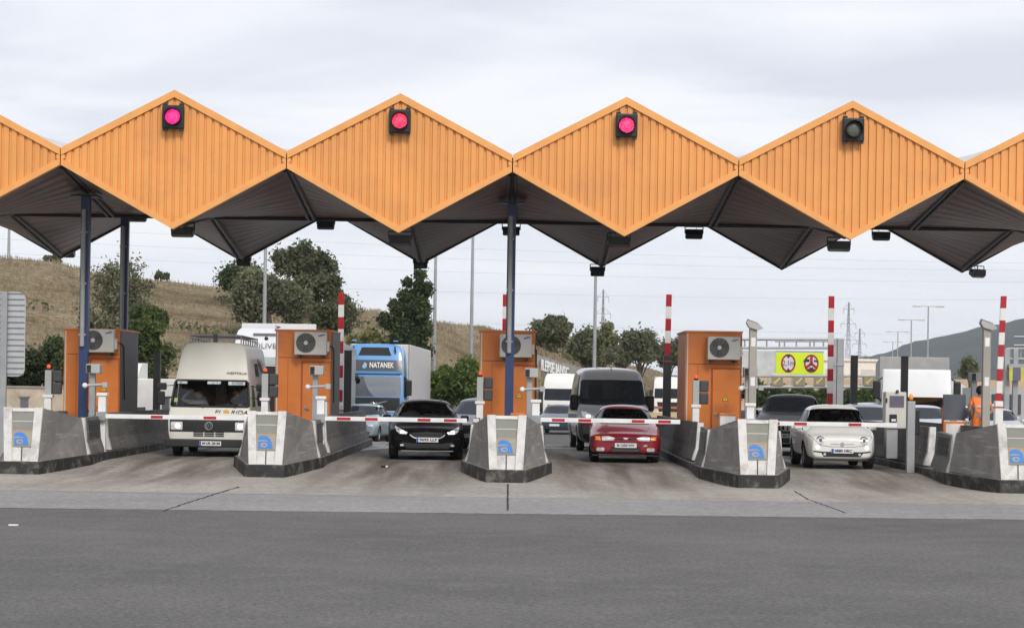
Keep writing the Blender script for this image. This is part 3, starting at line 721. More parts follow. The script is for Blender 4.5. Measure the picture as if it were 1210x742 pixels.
def decal(bv, poly, m, name, parent, off=.005, th=.012, view='front', step=.06, side=1, far=-6.):
    """a panel of outline poly laid on the body surface as seen from the front (x,z), the side (y,z) or above"""
    B = []
    n = len(poly)
    for i in range(n):
        (x0, y0), (x1, y1) = poly[i], poly[(i + 1) % n]; k = max(1, int(math.hypot(x1 - x0, y1 - y0) / step))
        B += [(x0 + (x1 - x0) * t / k, y0 + (y1 - y0) * t / k) for t in range(k)]
    pts = list(B); xs = [p[0] for p in poly]; ys = [p[1] for p in poly]
    x = min(xs) + step * .7
    while x < max(xs):
        y = min(ys) + step * .7
        while y < max(ys):
            if inside((x, y), poly) and min((x - q[0]) ** 2 + (y - q[1]) ** 2 for q in B) > (step * .45) ** 2: pts.append((x, y))
            y += step
        x += step
    nb = len(B)
    V, E, Fc, _, _, _ = delaunay_2d_cdt([Vector(p) for p in pts], [(i, (i + 1) % nb) for i in range(nb)], [], 1, 1e-6)
    d = {'front': Vector((0, 1, 0)), 'side': Vector((-side, 0, 0)), 'rear': Vector((0, -1, 0)), 'top': Vector((0, 0, -1))}[view]
    top = []; miss = set()
    for p in V:
        o = {'front': Vector((p[0], far, p[1])), 'side': Vector((side * 6, p[0], p[1])), 'rear': Vector((p[0], 30, p[1])), 'top': Vector((p[0], p[1], 9))}[view]
        h, nn, _, _ = bv.ray_cast(o, d)
        if h is None or (view == 'side' and side * h.x < .3):
            miss.add(len(top)); h = bv.find_nearest(o + d * (6 if view != 'rear' else 26))[0]
        top.append(h - d * off)
    Fc = [f for f in Fc if not any(i in miss for i in f)]
    if th <= 0 and Fc:          # one sheet: keep the largest connected piece
        par = list(range(len(top)))
        def fd(i):
            while par[i] != i: par[i] = par[par[i]]; i = par[i]
            return i
        for f in Fc:
            for i in f[1:]: par[fd(i)] = fd(f[0])
        cn = {}
        for f in Fc: cn[fd(f[0])] = cn.get(fd(f[0]), 0) + 1
        bst = max(cn, key=cn.get); Fc = [f for f in Fc if fd(f[0]) == bst]
        us = sorted({i for f in Fc for i in f}); mp_ = {o_: k for k, o_ in enumerate(us)}
        top = [top[i] for i in us]; Fc = [tuple(mp_[i] for i in f) for f in Fc]
    mb = MB(); nv = len(top)
    if th > 0:
        bot = [p + d * th for p in top]
        mb.add(top + bot, [tuple(f) for f in Fc] + [tuple(i + nv for i in reversed(f)) for f in Fc], m, True)
        cnt = {}
        for f in Fc:
            for i in range(len(f)):
                e = (f[i], f[(i + 1) % len(f)]); cnt[tuple(sorted(e))] = cnt.get(tuple(sorted(e)), 0) + 1
        mb.add(top + bot, [(a, b_, b_ + nv, a + nv) for (a, b_), c in cnt.items() if c == 1], m)
    else: mb.add(top, [tuple(f) if (view == 'front' or view == 'side' and side > 0) else tuple(reversed(f)) for f in Fc], m, True)
    return mb.build(name, parent, fix=th > 0)
def rrect(cx, cz, w_, h, r=.03, n=4):
    out = []
    for (sx, sz, a0) in ((1, 1, 0), (-1, 1, 90), (-1, -1, 180), (1, -1, 270)):
        for k in range(n + 1):
            t = R(a0 + 90 * k / n); out.append((cx + sx * (w_ / 2 - r) + r * math.cos(t), cz + sz * (h / 2 - r) + r * math.sin(t)))
    return out
def mir(poly): return [(-x, z) for x, z in poly][::-1]
def front_y(bv, x, z):
    h = bv.ray_cast(Vector((x, -6, z)), Vector((0, 1, 0)))[0]
    return h.y if h else 0
def wheel(parent, x, y, r, w_, sgn, zo=0.):
    b = MB(); n = 28
    prof = [(r * .64, -.5), (r * .9, -.5), (r * .985, -.40), (r, -.2), (r, .2), (r * .985, .40), (r * .9, .5), (r * .64, .5)]
    vs = []; k = len(prof)
    for i in range(n):
        t = 2 * math.pi * i / n
        vs += [(x + w_ * q, y + p * math.cos(t), r + p * math.sin(t)) for p, q in prof]
    b.add(vs, [(i * k + j, i * k + j + 1, ((i + 1) % n) * k + j + 1, ((i + 1) % n) * k + j) for i in range(n) for j in range(k - 1)], M_rubber, True)
    wh = b.build('wheel', parent)
    g = MB(); xo = x + sgn * w_ * .40
    g.disc((x - sgn * w_ * .2, y, r), r * .64, 'x', sgn * w_ * .3, M_int, 24)
    for i in range(5):
        t = 2 * math.pi * i / 5 + .3; u = Vector((0, math.cos(t), math.sin(t))); v = Vector((0, -math.sin(t), math.cos(t)))
        c = Vector((xo, y, r)); w0 = r * .12
        p = [c + v * w0 * .8, c + u * r * .62 + v * w0, c + u * r * .62 - v * w0, c - v * w0 * .8]
        g.add([q for q in p] + [q - Vector((sgn * .03, 0, 0)) for q in p], [(0, 1, 2, 3), (7, 6, 5, 4), (0, 4, 5, 1), (1, 5, 6, 2), (2, 6, 7, 3), (3, 7, 4, 0)], M_rim)
    pts = [(xo, y + r * .6 * math.cos(t), r + r * .6 * math.sin(t)) for t in [2 * math.pi * i / 24 for i in range(25)]]
    g.tube(pts, r * .05, M_rim, 6, cap=False); rm = g.build('rim', wh); wh.location.z = zo
def plate(parent, x, y, z, s, w_=.52, h=.11, style='eu', size=.085):
    b = MB(); b.box(x - w_ / 2, x + w_ / 2, y - .018, y, z - h / 2, z + h / 2, M_plate, .004)
    if style == 'eu': b.box(x - w_ / 2 + .004, x - w_ / 2 + .048, y - .0205, y - .0185, z - h / 2 + .004, z + h / 2 - .004, M_eu)
    p = b.build('number_plate', parent)
    text(s, size, M_platet, 'lettering', p, (x + (.02 if style == 'eu' else 0), y - .0205, z), ext=.001, bold=.003, width=w_ * .8)
    return p
def seat(parent, x, y, z, h=.42):
    b = MB(); b.box(x - .22, x + .22, y, y + .12, z - .3, z + h - .16, M_seat, .05); b.box(x - .12, x + .12, y + .02, y + .11, z + h - .13, z + h + .05, M_seat, .04)
    for s in (-.05, .05): b.tube([(x + s, y + .065, z + h - .17), (x + s, y + .065, z + h - .1)], .008, M_rim, 5)
    b.build('seat', parent)
def steering(parent, x, y, z, r=.18, tilt=.45):
    pts = [(x + r * math.cos(t), y + r * math.sin(t) * math.sin(tilt), z + r * math.sin(t) * math.cos(tilt)) for t in [2 * math.pi * k / 24 for k in range(25)]]
    b = MB(); b.tube(pts, .016, M_black, 7, cap=False)
    for t in (0, math.pi, -math.pi / 2): b.tube([(x, y, z), (x + r * math.cos(t), y + r * math.sin(t) * math.sin(tilt), z + r * math.sin(t) * math.cos(tilt))], .014, M_black, 6)
    b.sphere((x, y, z), (.05, .04, .05), M_black, 8); b.build('steering_wheel', parent)
def mirror(parent, x, y, z, sx, m, w_=.2, h=.14, d=.10):
    b = MB(); s = 1 if sx > 0 else -1
    b.box(x - w_ / 2, x + w_ / 2, y - d / 2, y + d / 2, z - h / 2, z + h / 2, m, min(d, h) * .38)
    b.tube([(x - s * w_ * .4, y, z - h * .35), (x - s * (w_ * .4 + .12), y + .02, z - h * .55)], .022, M_black, 7)
    o = b.build('mirror', parent); return o

def section(y, hw, zb, zs, g0, g1, zr, cr=.02):
    h = zs - zb
    return [(0, y, zb), (.84 * hw, y, zb), (.975 * hw, y, zb + .14 * h), (hw, y, zb + .55 * h), (.985 * hw, y, zs - .10 * h - .02), (.945 * hw, y, zs),
            (g0, y, zs + .02 * (zr > zs + .2)), (g1, y, zr - .08 * min(1, max(.12, (zr - zs) / .4))), (g1 * .80, y, zr - .015), (0, y, zr + cr)]
def car(name, label, cat, X, D, rz, P, m_body, group=None, m_glass=None, z=None):
    """P: measures in metres of one car; its nose is at local y = 0 and points at the toll barrier"""
    mg = m_glass or M_glass
    root = thing(name, label, cat, (X, D, gz(D) if z is None else z), rz, group)
    root.rotation_euler[0] = math.atan((gz(D + 3.4) - gz(D + .8)) / 2.6)
    L, W = P['L'], P['W']; hw = W / 2 * 1.015; zb = P.get('zb', .20); zs = P['belt']; zs2 = P.get('belt2', zs + .05)
    cy, cz = P['cowl']; ty, tz = P['tip']; rfy, rfz = P['roof_f']; rry, rrz = P['roof_r']; dy, dz = P['deck']; bz = P.get('tail_z', dz)
    g0 = P.get('g0', hw * .88); g1 = P.get('g1', hw * .70)
    nz = P.get('nose_z', tz - .08)
    Z = lambda y: zs + (zs2 - zs) * min(1, max(0, (y - cy) / (dy - cy)))
    sh = lambda t: tz - .05 + (zs - tz + .05) * t
    def hood(y, hf, zt, zsh, zb_): return [(0, y, zb_), (.84 * hw * hf, y, zb_), (.975 * hw * hf, y, zb_ + .14 * (zsh - zb_)), (hw * hf, y, zb_ + .55 * (zsh - zb_)), (.985 * hw * hf, y, zsh - .06),
                                           (.945 * hw * hf, y, zsh), (.86 * hw * hf, y, zsh + (zt - zsh) * .55), (.66 * hw * hf, y, zt - .01), (.4 * hw * hf, y, zt), (0, y, zt + .008)]
    nf = P.get('nose_w', .84)
    S = [hood(0.0, nf, nz - .06, nz - .10, .30), hood(.03, nf + .03, nz - .02, nz - .07, .24), hood(.12, nf + .08, nz + .03, nz - .01, .21),
         hood(ty, min(1, nf + .135), tz, sh(0), zb), hood(ty + .10, min(1, nf + .15), tz + .03, sh(.12), zb), hood((ty + cy) / 2, 1, (tz + cz) / 2 + .025, sh(.55), zb),
         hood(cy - .06, 1, cz, zs - .01, zb)]
    S.append(section(cy + .02, hw, zb, zs, g0, g1 * 1.06, cz + .04))
    f = .5
    S.append(section(cy + (rfy - cy) * f, hw, zb, Z(cy + .3), g0 * 1.0, g1 * 1.06, cz + (rfz - cz) * (f + .05)))
    S.append(section(rfy - .05, hw, zb, Z(rfy), g0, g1 * 1.03, rfz - .03)); S.append(section(rfy + .12, hw, zb, Z(rfy), g0, g1 * 1.0, rfz))
    my = (rfy + rry) / 2; S.append(section(my, hw, zb, Z(my), g0, g1, max(rfz, rrz) + .012))
    S.append(section(rry - .1, hw, zb, Z(rry), g0 * .98, g1 * .97, rrz)); S.append(section(rry + .06, hw * .995, zb, Z(rry), g0 * .97, g1 * .95, rrz - .03))
    S.append(section(dy - .03, hw * .98, zb, Z(dy), g0 * .93, g1 * .92, dz + .03)); S.append(hood(dy + .05, .97, dz, zs2 - .02, zb + .03))
    if L - dy > .3: S.append(hood((dy + L) / 2, .96, (dz + bz) / 2 + .01, bz - .06, zb + .05))
    S.append(hood(L - .07, .93, bz - .02, bz - .08, zb + .1)); S.append(hood(L, .86, bz - .08, bz - .14, zb + .2))
    body = loft('body', S, [m_body, M_int])
    bv0 = bvh_of(body)
    # windows: cut out of the shell, then glazed
    wb, wt = P.get('ws_b', cz + .045), P.get('ws_t', rfz - .10)
    ws = [(-g0 + .045, wb + .01), (0, wb - .02), (g0 - .045, wb + .01), (g1 - .01, wt - .03), (g1 - .07, wt), (0, wt + .012), (-g1 + .07, wt), (-g1 + .01, wt - .03)]
    rw = [(-g0 + .16, dz + .08), (g0 - .16, dz + .08), (g1 - .08, rrz - .12), (-g1 + .08, rrz - .12)]
    cuts = []
    c1 = MB(); c1.prism(ws, 'y', cy - .4, rry - .25, M_int); cuts.append(c1)
    c2 = MB(); c2.prism(rw, 'y', rry - .5, L + .4, M_int); cuts.append(c2)
    slope = lambda z: cy + (rfy - cy) * (z - cz) / max(.1, rfz - cz)
    rsl = lambda z: dy + (rry - dy) * (z - dz) / max(.1, rrz - dz)
    zt_ = rfz - .13; zl = lambda y: Z(y) + .05; by = P.get('bpillar', cy + (dy - cy) * .56)
    fw = [(slope(zs + .08) + .28, zl(cy + .3)), (by - .05, zl(by)), (by - .05, zt_ + .01), (slope(zt_) + .20, zt_)]
    bw = [(by + .05, zl(by)), (rsl(zs2 + .1) - P.get('cpillar', .35), zl(dy)), (rsl(zt_) - P.get('cpillar', .35) - .02, zt_ - .01), (by + .05, zt_ + .01)]
    sw = [fw] + ([] if P.get('van') else [bw])
    def pull(q):        # keep every corner of a side window on the cabin's flank
        cx_, cz_ = sum(p[0] for p in q) / 4, sum(p[1] for p in q) / 4; out = []
        for (y, z) in q:
            for k in range(30):
                hits = [bv0.ray_cast(Vector((6, y + e0, z + e1)), Vector((-1, 0, 0)))[0] for e0, e1 in ((0, 0), (-.10 if y < cx_ else .10, 0), (0, .05 if z > cz_ else 0))]
                if all(h_ is not None and h_.x > g1 * .72 for h_ in hits): break
                y += (cx_ - y) * .06; z += (cz_ - z) * .03
            out.append((y, z))
        return out
    sw = [pull(q) for q in sw]
    for q in sw:
        c = MB(); c.prism(q, 'x', -2, 2, M_int); cuts.append(c)
    wy0, wy1 = P['wheels']; wr = P.get('wr', .31)
    for y in (wy0, wy1):
        for s in (-1, 1):
            c = MB(); c.disc((s * (hw - .30), y, wr), wr + .055, 'x', s * .6, M_int, 36); cuts.append(c)
    cut(body, cuts, M_int); finish(body, root)
    decal(bv0, [(x * 1.012, z + (.012 if z > (wb + wt) / 2 else -.012)) for x, z in ws], mg, 'windshield', root, .004, 0, 'front', .09)
    decal(bv0, rw, mg, 'rear_window', root, .004, 0, 'rear', .1)
    for s in (-1, 1):
        for q in sw: decal(bv0, q, M_sideg, 'side_window', root, .004, 0, 'side', .1, side=s)
        for y in (wy0, wy1): wheel(root, s * (W / 2 - .115), y, wr, .205, s)
    if P.get('seats', 1):
        for x in (-.36, .36): seat(root, x * W / 1.74, cy + 1.15, cz, (rfz - cz) * .72)
        d_ = MB(); d_.box(-g0 + .1, g0 - .1, cy + .15, cy + .55, cz - .1, cz + .055, M_int, .03); d_.build('dashboard', root)
        steering(root, .37 * W / 1.74, cy + .68, cz + .09)
    if P.get('trim', 0):       # black scuttle, wipers, inner mirror, bonnet and bumper shut lines
        decal(bv0, [(-g0 + .05, cz - .03), (g0 - .05, cz - .03), (g0 - .06, wb + .02), (-g0 + .06, wb + .02)], M_trim, 'scuttle', root, .005, .008, step=.12)
        for x0 in (-.18, .36):
            w1 = MB(); pr_ = [(x0 + .10, wb - .02), (x0 - .15, wb + .03), (x0 - .42, wb + .05)]
            w1.tube([(x, (front_y(bv0, x, z_) or cy) - .02, z_) for x, z_ in pr_], .010, M_black, 5); w1.build('wiper', root)
        m1 = MB(); m1.box(-.11, .11, rfy - .10, rfy - .07, wt - .10, wt - .04, M_black, .01); m1.build('inner_mirror', root)
        gap = mat('shut_gap', (.010, .009, .009), .8)
        for pl, wd_ in P.get('gaps', []):
            pts_ = []
            for (xa, za), (xb, zb_) in zip(pl, pl[1:]):
                for k in range(8): pts_.append((xa + (xb - xa) * k / 8, za + (zb_ - za) * k / 8))
            pts_.append(pl[-1]); q3 = []
            for x, z_ in pts_:
                h_ = bv0.ray_cast(Vector((x, -6, z_)), Vector((0, 1, 0)))[0]
                if h_: q3.append(h_ + Vector((0, -.001, 0)))
            if len(q3) > 3: t1 = MB(); t1.tube(q3, wd_, gap, 4); t1.build('shut_line', root)
    if P.get('mirrors', 1):
        for s in (-1, 1): mirror(root, s * (W / 2 + .06), cy + P.get('mir_y', .42), zs + .06, s, P.get('mir_m', m_body), *P.get('mir_s', (.2, .14, .1)))
    return root, bv0

# --------------------------------------------------------------- people
SKIN1 = mat('skin_light', (.46, .27, .19), .55, var=.06); SKIN2 = mat('skin_tan', (.34, .185, .12), .55, var=.06)
HAIR = mat('hair_dark', (.012, .009, .008), .6, var=.3, scale=30); EYE = mat('eye_dark', (.01, .01, .01), .2); LIP = mat('lip', (.30, .10, .09), .5)
def cloth(name, col): return mat('cloth_' + name, col, .85, var=.14, scale=9, bump=.4, bscale=22)
def person(label, loc, rz, J, mats, hair='short', group=None, scale=1.0):
    """J: joint name -> (x,y,z) in metres, facing -Y; bones listed below, one skinned surface"""
    bones = [('pelvis', 'belly'), ('belly', 'chest'), ('chest', 'neck'), ('neck', 'chin'), ('chin', 'head'), ('head', 'crown')]
    big = 1.25 if J.get('_long') else 1
    rad = dict(pelvis=.135, belly=.125, chest=.135, neck=.055, chin=.066, head=.088, crown=.06, shoulder=.07, elbow=.046, wrist=.033, palm=.036, hip=.095, knee=.062, ankle=.043, toe=.04)
    for s in ('_l', '_r'):
        bones += [('chest', 'shoulder' + s), ('shoulder' + s, 'elbow' + s), ('elbow' + s, 'wrist' + s), ('wrist' + s, 'palm' + s)]
        if 'hip' + s in J: bones += [('pelvis', 'hip' + s), ('hip' + s, 'knee' + s)] + ([('knee' + s, 'ankle' + s), ('ankle' + s, 'toe' + s)] if 'ankle' + s in J else [])
    names = []; [names.append(n) for b_ in bones for n in b_ if n not in names]
    me = bpy.data.meshes.new('person'); me.from_pydata([J[n] for n in names], [(names.index(a), names.index(c)) for a, c in bones], [])
    o = bpy.data.objects.new('person', me); COL.objects.link(o)
    md = o.modifiers.new('skin', 'SKIN'); md.use_smooth_shade = True
    for i, n in enumerate(names):
        k = n.split('_')[0]; r = rad[k] * (big if k in ('pelvis', 'hip', 'belly') else 1); sv = me.skin_vertices[0].data[i]
        sv.radius = (r * (1.18 if k in ('chest', 'belly', 'pelvis') else 1), r); sv.use_root = n == 'pelvis'
    o.modifiers.new('sub', 'SUBSURF').levels = 2; o.modifiers['sub'].render_levels = 2
    me = to_mesh(o)
    for m in mats: me.materials.append(m)          # shirt, trousers, skin
    seglist = [(Vector(J[a]), Vector(J[c]), a, c) for a, c in bones]
    sleeve = J.get('_sleeve', 0)
    for p in me.polygons:
        c = p.center; best = None
        for a, b_, na, nb in seglist:
            d = b_ - a; t = max(0, min(1, (c - a).dot(d) / max(1e-6, d.length_squared))); q = (c - (a + d * t)).length
            if best is None or q < best[0]: best = (q, na, nb, t)
        _, na, nb, t = best
        if nb in ('chin', 'head', 'crown') or nb.startswith(('wrist', 'palm')) and not (nb.startswith('wrist') and (sleeve > 1)): k = 2
        elif nb.startswith('elbow') and sleeve < 1 and t > .45: k = 2
        elif nb == 'neck' and t > .75: k = 2
        elif nb.startswith(('hip', 'knee', 'ankle')) or (na == 'pelvis' and nb == 'belly' and t < .15): k = 1
        elif nb.startswith('toe'): k = 1
        else: k = 0
        if J.get('_long') and (nb.startswith('hip') or na.startswith('hip') and t < .28 or na == 'pelvis'): k = 0
        p.material_index = k; p.use_smooth = True
    # face, ears and fingers join the same mesh
    ex = MB(); h = Vector(J['head']); fd = Vector(J.get('_face', (0, -1, 0))).normalized(); up = Vector((0, 0, 1)); sd_ = fd.cross(up).normalized()
    q = lambda a, b_, c: h + sd_ * a + fd * b_ + up * c
    ex.sphere(q(0, .098, -.02), (.014, .018, .02), mats[2], 8)
    for s in (-1, 1):
        ex.sphere(q(s * .034, .082, .012), (.012, .01, .008), EYE, 8); ex.sphere(q(s * .088, 0, -.01), (.012, .022, .03), mats[2], 8)
    ex.sphere(q(0, .086, -.058), (.024, .01, .007), LIP, 8)
    for s in ('_l', '_r'):
        w0, p0 = Vector(J['wrist' + s]), Vector(J['palm' + s]); d = (p0 - w0).normalized(); a = d.cross(Vector((.3, .5, .8))).normalized(); b_ = d.cross(a)
        for i, ln in enumerate((.06, .07, .066, .052)):
            r0 = p0 + a * (.027 - .018 * i); ex.tube([r0 - d * .01, r0 + d * ln * .5 + b_ * .012, r0 + d * ln + b_ * .036], [.0095, .0085, .007], mats[2], 6)
        r0 = p0 + a * .03 - d * .03; ex.tube([r0, r0 + a * .028 + d * .02, r0 + a * .034 + d * .05 + b_ * .01], [.011, .010, .008], mats[2], 6)
    tmp = ex.build('tmp')
    bm = bmesh.new(); bm.from_mesh(me); nb0 = len(bm.faces)
    bm2 = bmesh.new(); bm2.from_mesh(tmp.data)
    tm = [x for x in ex.mats]
    for m in tm:
        if m.name not in [x.name for x in me.materials]: me.materials.append(m)
    idx = {m.name: i for i, m in enumerate(me.materials)}
    vm = {v: bm.verts.new(v.co) for v in bm2.verts}
    for f in bm2.faces:
        nf = bm.faces.new([vm[v] for v in f.verts]); nf.material_index = idx[tm[f.material_index].name]; nf.smooth = True
    bm.to_mesh(me); bm.free(); bm2.free(); bpy.data.objects.remove(tmp)
    o.location = loc; o.rotation_euler = (0, 0, rz); o.scale = (scale,) * 3
    tag(o, label, 'person', group)
    hm = MB()
    if hair:
        bm = bmesh.new(); bmesh.ops.create_icosphere(bm, subdivisions=3, radius=1)
        for v in bm.verts:
            c = v.co.copy(); k = 1 + .07 * math.sin(c.x * 9 + 1) * math.sin(c.z * 11) + random.uniform(-.03, .03)
            v.co = c * k
        keep = [f for f in bm.faces if f.calc_center_median().z > -.15 or f.calc_center_median().y > .25]
        bmesh.ops.delete(bm, geom=[f for f in bm.faces if f not in keep or (f.calc_center_median().y < -.45 and f.calc_center_median().z < .42)], context='FACES')
        bm.verts.index_update(); ry = math.atan2(-fd.x, -fd.y) * -1
        sz = {'short': (.098, .108, .105), 'bun': (.112, .125, .118)}[hair]
        vs = []
        for v in bm.verts:
            x, y, z_ = v.co.x * sz[0], v.co.y * sz[1], v.co.z * sz[2]
            w_ = h + sd_ * -x * 1 + fd * -y + up * (z_ + .022); vs.append(w_)
        hm.add(vs, [[v.index for v in f.verts] for f in bm.faces], HAIR, True); bm.free()
        ho = hm.build('hair', o)
    return o
def sitting(arms='wheel', turn=0.):
    """seated joints; origin on the seat under the hips"""
    J = dict(pelvis=(0, 0, .10), belly=(0, .03, .27), chest=(0, .06, .46), neck=(0, .05, .60), chin=(0, .02, .665), head=(0, .015, .735), crown=(0, .02, .80))
    for s, k in (('_l', 1), ('_r', -1)):
        J['shoulder' + s] = (k * .19, .05, .52); J['hip' + s] = (k * .11, -.06, .09); J['knee' + s] = (k * .15, -.46, .12)
        J['elbow' + s] = (k * .25, -.12, .32); J['wrist' + s] = (k * .16, -.36, .40); J['palm' + s] = (k * .15, -.43, .42)
    if arms == 'raised':
        J['elbow_r'] = (-.40, -.08, .60); J['wrist_r'] = (-.24, -.10, .76); J['palm_r'] = (-.17, -.09, .82)
    if arms == 'lap':
        for s, k in (('_l', 1), ('_r', -1)):
            J['elbow' + s] = (k * .25, -.06, .28); J['wrist' + s] = (k * .12, -.26, .20); J['palm' + s] = (k * .09, -.33, .19)
    if turn: J['_face'] = (math.sin(turn), -math.cos(turn), 0)
    J['_sleeve'] = 2
    return J
# ================================================================== the vehicles in the lanes
LANE = 'vehicles queueing at the toll'
sh_black, sh_grey = cloth('black', (.02, .02, .023)), cloth('grey', (.12, .12, .13))
sh_pale = cloth('pale', (.45, .38, .38)); sh_blue = cloth('blue', (.05, .08, .16)); tr_dark = cloth('trousers', (.03, .035, .05))
def occupant(root, x, y, z, arms, mats, label, turn=0, sc=1.0, hair='short'):
    mw = Matrix.Translation(root.location) @ Matrix.Rotation(root.rotation_euler.z, 4, 'Z')
    p = mw @ Vector((x, y, z)); return person(label, p, root.rotation_euler.z, sitting(arms, turn), mats, hair, scale=sc)
# ---- black hatchback
P = dict(L=4.04, W=1.78, belt=.93, belt2=1.0, cowl=(1.06, .99), tip=(.34, .80), nose_z=.72, roof_f=(1.86, 1.43), roof_r=(3.25, 1.42), deck=(3.86, 1.06), tail_z=1.03, wheels=(.80, 3.29), wr=.31, nose_w=.86, trim=1, gaps=[([(-.72, .80), (-.55, .745), (-.3, .715), (0, .705), (.3, .715), (.55, .745), (.72, .80)], .006), ([(-.80, .52), (-.6, .50), (-.45, .44)], .004), ([(.80, .52), (.6, .50), (.45, .44)], .004)])
pb = paint('black', (.006, .006, .007), .0, .22)
r, bv = car('hatchback_car', 'black hatchback with headlights lit, waiting under the lowered barrier arm', 'car', -1.93, 48.3, R(4.0), P, pb, None)
gr = [(-.40, .60), (-.30, .545), (.30, .545), (.40, .60), (.34, .655), (0, .675), (-.34, .655)]
decal(bv, gr, M_grille, 'grille', r, .006, .012, step=.05)
b = MB(); pts = [(-.415, .615), (-.38, .575), (-.30, .53), (.30, .53), (.38, .575), (.415, .615)]
b.tube([(x, front_y(bv, x, z) - .016, z) for x, z in pts], .014, mat('satin_chrome', (.8, .81, .82), .3, metal=.3), 7); b.build('chrome_strip', r)
lo = decal(bv, [(-.62, .44), (-.5, .28), (.5, .28), (.62, .44), (.34, .40), (-.34, .40)], M_trim, 'lower_grille', r, .004, .01)
for s in (-1, 1):
    hl = [(s * .47, .665), (s * .50, .615), (s * .66, .63), (s * .745, .70), (s * .77, .81), (s * .68, .765)]
    h_ = decal(bv, hl if s > 0 else hl, M_lamp, 'headlight', r, .007, .014, step=.04)
    decal(bv, rrect(s * .60, .67, .11, .075, .034), M_lampw, 'bulb', h_, .012, .006, step=.04)
    decal(bv, rrect(s * .60, .36, .09, .05, .024), M_lamp, 'fog_light', r, .007, .006, step=.04)
decal(bv, rrect(0, .715, .11, .045, .022), M_chrome, 'badge', r, .005, .006, step=.04)
plate(r, 0, front_y(bv, 0, .50) - .02, .49, '9695 LLF')
b = MB(); b.box(-.62, .62, .06, .075, .215, .235, M_steel); b.build('splitter', r)
occupant(r, -.36, 1.98, .58, 'lap', (sh_grey, tr_dark, SKIN1), 'passenger in grey on the left side of the black hatchback', sc=.97)
occupant(r, .36, 1.98, .58, 'wheel', (sh_black, tr_dark, SKIN1), 'driver in black behind the wheel of the black hatchback', sc=.98)
# ---- red hatchback / saloon
P = dict(L=4.2, W=1.69, belt=.88, belt2=.93, cowl=(1.16, .95), tip=(.30, .73), nose_z=.66, roof_f=(1.98, 1.37), roof_r=(3.0, 1.37), deck=(3.85, 1.0), tail_z=.98, wheels=(.84, 3.36), wr=.30, nose_w=.87, trim=1, gaps=[([(-.72, .66), (-.5, .655), (0, .64), (.5, .655), (.72, .66)], .006), ([(-.78, .515), (-.4, .50), (0, .495), (.4, .50), (.78, .515)], .006), ([(-.6, .86), (-.45, .70)], .004), ([(.6, .86), (.45, .70)], .004)])
pr = paint('red', (.27, .006, .018), .0, .28)
r, bv = car('red_car', 'faded red older car waiting under the lowered barrier arm', 'car', 2.80, 48.5, R(-1.5), P, pr, None)
for s in (-1, 1):
    hl = [(s * .26, .60), (s * .30, .545), (s * .56, .535), (s * .58, .635), (s * .40, .645)]
    h_ = decal(bv, hl, M_lamp, 'headlight', r, .006, .014, step=.04)
    decal(bv, [(s * .595, .54), (s * .73, .56), (s * .74, .635), (s * .61, .637)], M_ind, 'indicator', r, .006, .012, step=.04)
    decal(bv, rrect(s * .60, .325, .19, .085, .03), M_lamp, 'fog_light', r, .006, .01, step=.04)
    decal(bv, [(s * .05, .60), (s * .24, .61), (s * .25, .565), (s * .08, .545)], M_grille, 'grille', r, .005, .01, step=.04)
decal(bv, [(-.07, .61), (.07, .61), (.025, .57), (-.025, .57)], M_chrome, 'badge', r, .012, .006, step=.04)
lg = decal(bv, rrect(0, .33, .72, .13, .04), M_trim, 'lower_grille', r, .005, .012, step=.05)
b = MB()
for z in (.29, .32): b.box(-.32, .32, front_y(bv, 0, .3) - .012, front_y(bv, 0, .3) - .006, z, z + .008, M_mgrey)
b.build('slat', lg)
plate(r, 0, front_y(bv, 0, .42) - .022, .425, 'B·1250·WV', style='old', size=.08)
b = MB(); b.box(-.80, .80, .05, .10, .17, .20, M_trim); b.build('valance', r)
decal(bv, [(.42, .40), (.52, .41), (.51, .45), (.44, .44)], mat('bare_filler', (.55, .45, .43), .6), 'scuff', r, .003, .005, step=.03)
# ---- small white city car
P = dict(L=3.55, W=1.63, belt=.90, belt2=.96, cowl=(.80, 1.0), tip=(.22, .80), nose_z=.74, roof_f=(1.42, 1.47), roof_r=(2.65, 1.45), deck=(3.42, .98), tail_z=.95, wheels=(.70, 3.0), wr=.30, nose_w=.80, zb=.22, g1=.585, bpillar=2.0, trim=1, gaps=[([(-.74, .79), (-.62, .66), (-.5, .55), (-.25, .52), (0, .515), (.25, .52), (.5, .55), (.62, .66), (.74, .79)], .005)])
pw = paint('pearl_white', (.84, .83, .80), .0, .25)
r, bv = car('city_car', 'small round pearl white car with two people inside, under the barrier arm', 'car', 7.68, 46.7, R(-1.), P, pw, None)
for s in (-1, 1):
    c = [(s * .50 + .095 * math.cos(t), .665 + .095 * math.sin(t)) for t in [2 * math.pi * k / 18 for k in range(18)]]
    h_ = decal(bv, c, M_chrome, 'headlight', r, .008, .02, step=.04)
    c = [(s * .50 + .078 * math.cos(t), .665 + .078 * math.sin(t)) for t in [2 * math.pi * k / 16 for k in range(16)]]
    decal(bv, c, M_lamp, 'lens', h_, .014, .008, step=.035); decal(bv, rrect(s * .50, .665, .07, .07, .033), M_dgrey, 'reflector', h_, .019, .006, step=.03)
    c = [(s * .565 + .045 * math.cos(t), .50 + .045 * math.sin(t)) for t in [2 * math.pi * k / 12 for k in range(12)]]
    decal(bv, c, M_lampon if s > 0 else M_lampw, 'running_light', r, .008, .012, step=.03)
    decal(bv, [(s * .06, .585), (s * .27, .595), (s * .27, .580), (s * .06, .568)], M_chrome, 'chrome_strip', r, .007, .01, step=.04)
    decal(bv, [(s * .44, .405), (s * .66, .425), (s * .66, .395), (s * .44, .37)], M_trim, 'bumper_strip', r, .005, .01, step=.05)
